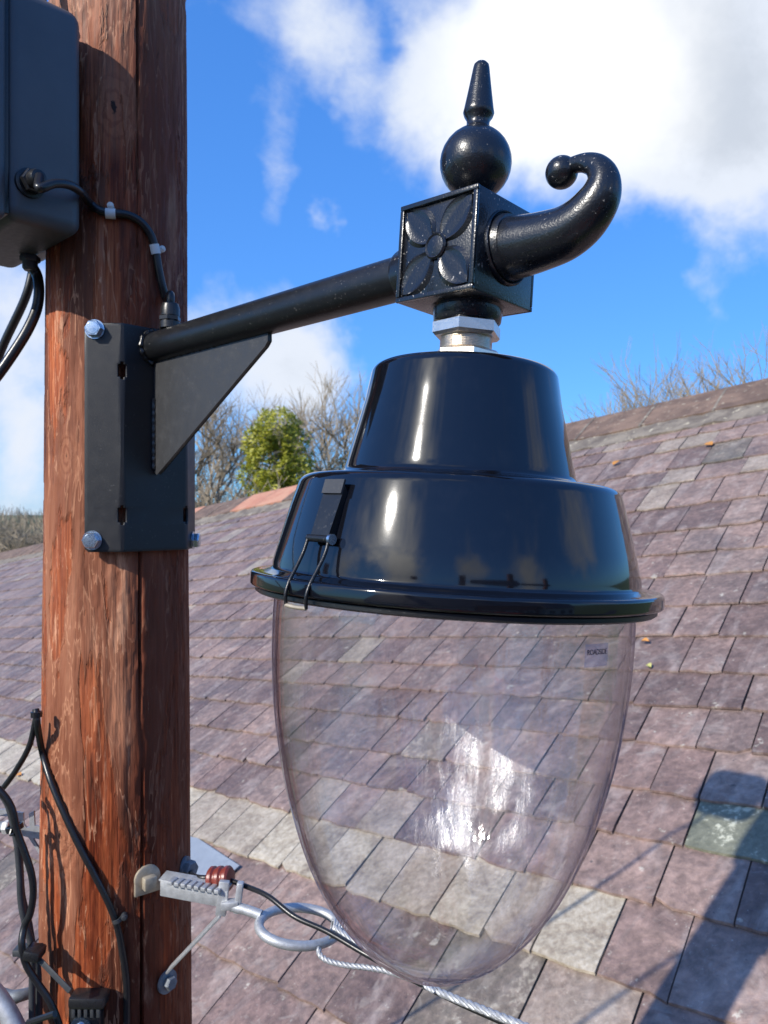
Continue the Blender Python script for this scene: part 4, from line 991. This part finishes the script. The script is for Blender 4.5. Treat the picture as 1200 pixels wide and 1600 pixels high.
leafy('evergreen_tree', [(bp3(433, 668), 38*k, 32*k), (bp3(405, 690), 30*k, 26*k), (bp3(455, 690), 30*k, 26*k), (bp3(425, 725), 44*k, 42*k), (bp3(458, 735), 36*k, 38*k), (bp3(392, 745), 22*k, 24*k), (bp3(435, 775), 45*k, 40*k)], 3200, .085, 'leaf',
      [((430-600)*k, Y, GZ), ((432-600)*k, Y, -3), ((428-600)*k, Y, 0), ((430-600)*k, Y, 2.5)], 'bright yellow-green evergreen tree standing above the ridge left of the hood', 5, .22)
def far_wood():
    ra = random.Random(77); V, Fc, rn = [], [], []
    for i in range(26000):
        x = ra.uniform(-75, 20); y = 62+ra.uniform(-6, 10)
        h0 = GZ+(5.5+1.6*noise.noise(Vector((x*.25, 3, 1)))+1.0*noise.noise(Vector((x*.9, 8, 1))))*ra.random()**.6
        d = Vector((ra.gauss(0, .35), ra.gauss(0, .3), 1)).normalized(); L = ra.uniform(.5, 1.3); wd = ra.uniform(.012, .035)
        p = Vector((x, y, h0)); q = Vector((wd, 0, 0)); k_ = len(V)
        V += [p-q, p+q, p+d*L+q*.3+Vector((0, .02, 0)), p+d*L-q*.3]; Fc.append([k_, k_+1, k_+2, k_+3])
    for x0 in range(-75, 20, 5):
        k_ = len(V); V += [(x0, 66, GZ), (x0+5, 66, GZ), (x0+5, 66.5, GZ+4), (x0, 66.5, GZ+4)]; Fc.append([k_, k_+1, k_+2, k_+3])
    return tag(mobj('far_hedgerow', (V, Fc), M['twig'], None, 0), 'far brown winter hedgerow low behind the ridge at the left edge', 'hedge', kind='stuff')
far_wood()
Y2 = 34; k2 = Y2/F
leafy('dark_evergreen', [(((560-600)*k2, Y2, (800-745)*k2), 60*k2, 30*k2), (((620-600)*k2, Y2, (800-760)*k2), 60*k2, 30*k2)], 600, .12, 'leaf2', [((560-600)*k2, Y2, GZ), ((560-600)*k2, Y2, -1)], 'dark green bush partly hidden behind the left edge of the hood', 9, .2)

# ================================================================== STREET BEHIND THE CAMERA (seen in reflections)
def house(x, y, wd, dp, hh, rh, wall, label, facing=1, nwin=3):
    root = thing('terraced_house', (x, y, GZ), label, 'house', 'houses across the street')
    z0 = GZ; z1 = GZ+hh; f = facing; yf = y+f*dp/2
    mobj('wall', xf(box(wd, dp, hh), Matrix.Translation((x, y, GZ+hh/2))), M[wall], root, 0)
    A = [(x-wd/2-.2, y-dp/2-.3, z1-.02), (x+wd/2+.2, y-dp/2-.3, z1-.02), (x+wd/2+.2, y+dp/2+.3, z1-.02), (x-wd/2-.2, y+dp/2+.3, z1-.02), (x-wd/2-.2, y, z1+rh), (x+wd/2+.2, y, z1+rh)]
    rf = mobj('roof', (A, [[0, 1, 5, 4], [3, 4, 5, 2], [0, 4, 3], [1, 2, 5], [0, 3, 2, 1]]), M['roofdark'], root, 0)
    mobj('chimney', xf(box(.9, .6, 1.4, .02), Matrix.Translation((x+wd*.36, y, z1+rh+.3))), M['brick'], rf, 0)
    for fl in range(2):
        for i in range(nwin):
            wx = x-wd/2+wd*(i+.5)/nwin; wz = GZ+1.5+fl*2.7
            if fl == 0 and i == nwin-1:
                mobj('door', xf(box(.95, .08, 2.1, .01), Matrix.Translation((wx, yf+f*.03, GZ+1.06))), M['redclay'], root, 0); continue
            fr_ = mobj('window', join(*[xf(box(a, .09, b), Matrix.Translation((wx+cx, yf+f*.03, wz+cz))) for a, b, cx, cz in ((1.3, .09, 0, .70), (1.3, .09, 0, -.70), (.09, 1.31, .605, 0), (.09, 1.31, -.605, 0), (.06, 1.31, 0, 0))]), M['frame'], root, 0)
            for sx in (-1, 1): mobj('pane', xf(box(.54, .02, 1.30), Matrix.Translation((wx+sx*.303, yf+f*.015, wz))), M['pane'], fr_, 0)
house(-9.5, -13, 7, 6, 5.6, 2.4, 'render', 'cream rendered house across the street to the left')
house(-2.3, -13, 7, 6, 5.6, 2.4, 'render2', 'grey rendered house across the street in the middle')
house(5.0, -13, 7, 6, 6.0, 2.4, 'brick', 'red brick house across the street to the right')
house(12.5, -12, 7, 6, 5.4, 2.4, 'render', 'cream rendered house at the far right across the street')
house(-11.0, .2, 7, 5, 4.6, 2.0, 'render', 'cream rendered house beyond the left edge beside the slate roof')
# access platform the picture was taken from
ap = thing('access_platform', (0, -.75, GZ), 'orange railed access platform raised behind the viewpoint', 'platform')
mobj('floor', xf(box(1.3, .8, .04, .005), Matrix.Translation((0, -.75, -1.45))), M['galv_dark'], ap, 0)
for z in (-.45, -.95):
    mobj('rail', tube([Vector((-.65, -.35, z)), Vector((.65, -.35, z)), Vector((.65, -1.15, z)), Vector((-.65, -1.15, z)), Vector((-.65, -.35, z))], .022, 10, 1, smoothp=False), M['orange'], ap, 40)
for x in (-.65, 0, .65):
    for y in (-.35, -1.15): mobj('post', tube([Vector((x, y, -1.45)), Vector((x, y, -.45))], .022, 10, 1, smoothp=False), M['orange'], ap, 40)
mobj('jacket_reflection_panel', xf(box(.36, .03, .62, .01), Matrix.Translation((-.02, -.37, -.72))), M['orange'], ap, 0)  # added panel, standing in for an orange jacket mirrored in the bowl
mobj('mast', tube([Vector((0, -.75, GZ)), Vector((0, -.75, -1.47))], .14, 14, 1, smoothp=False), M['orange'], ap, 40)
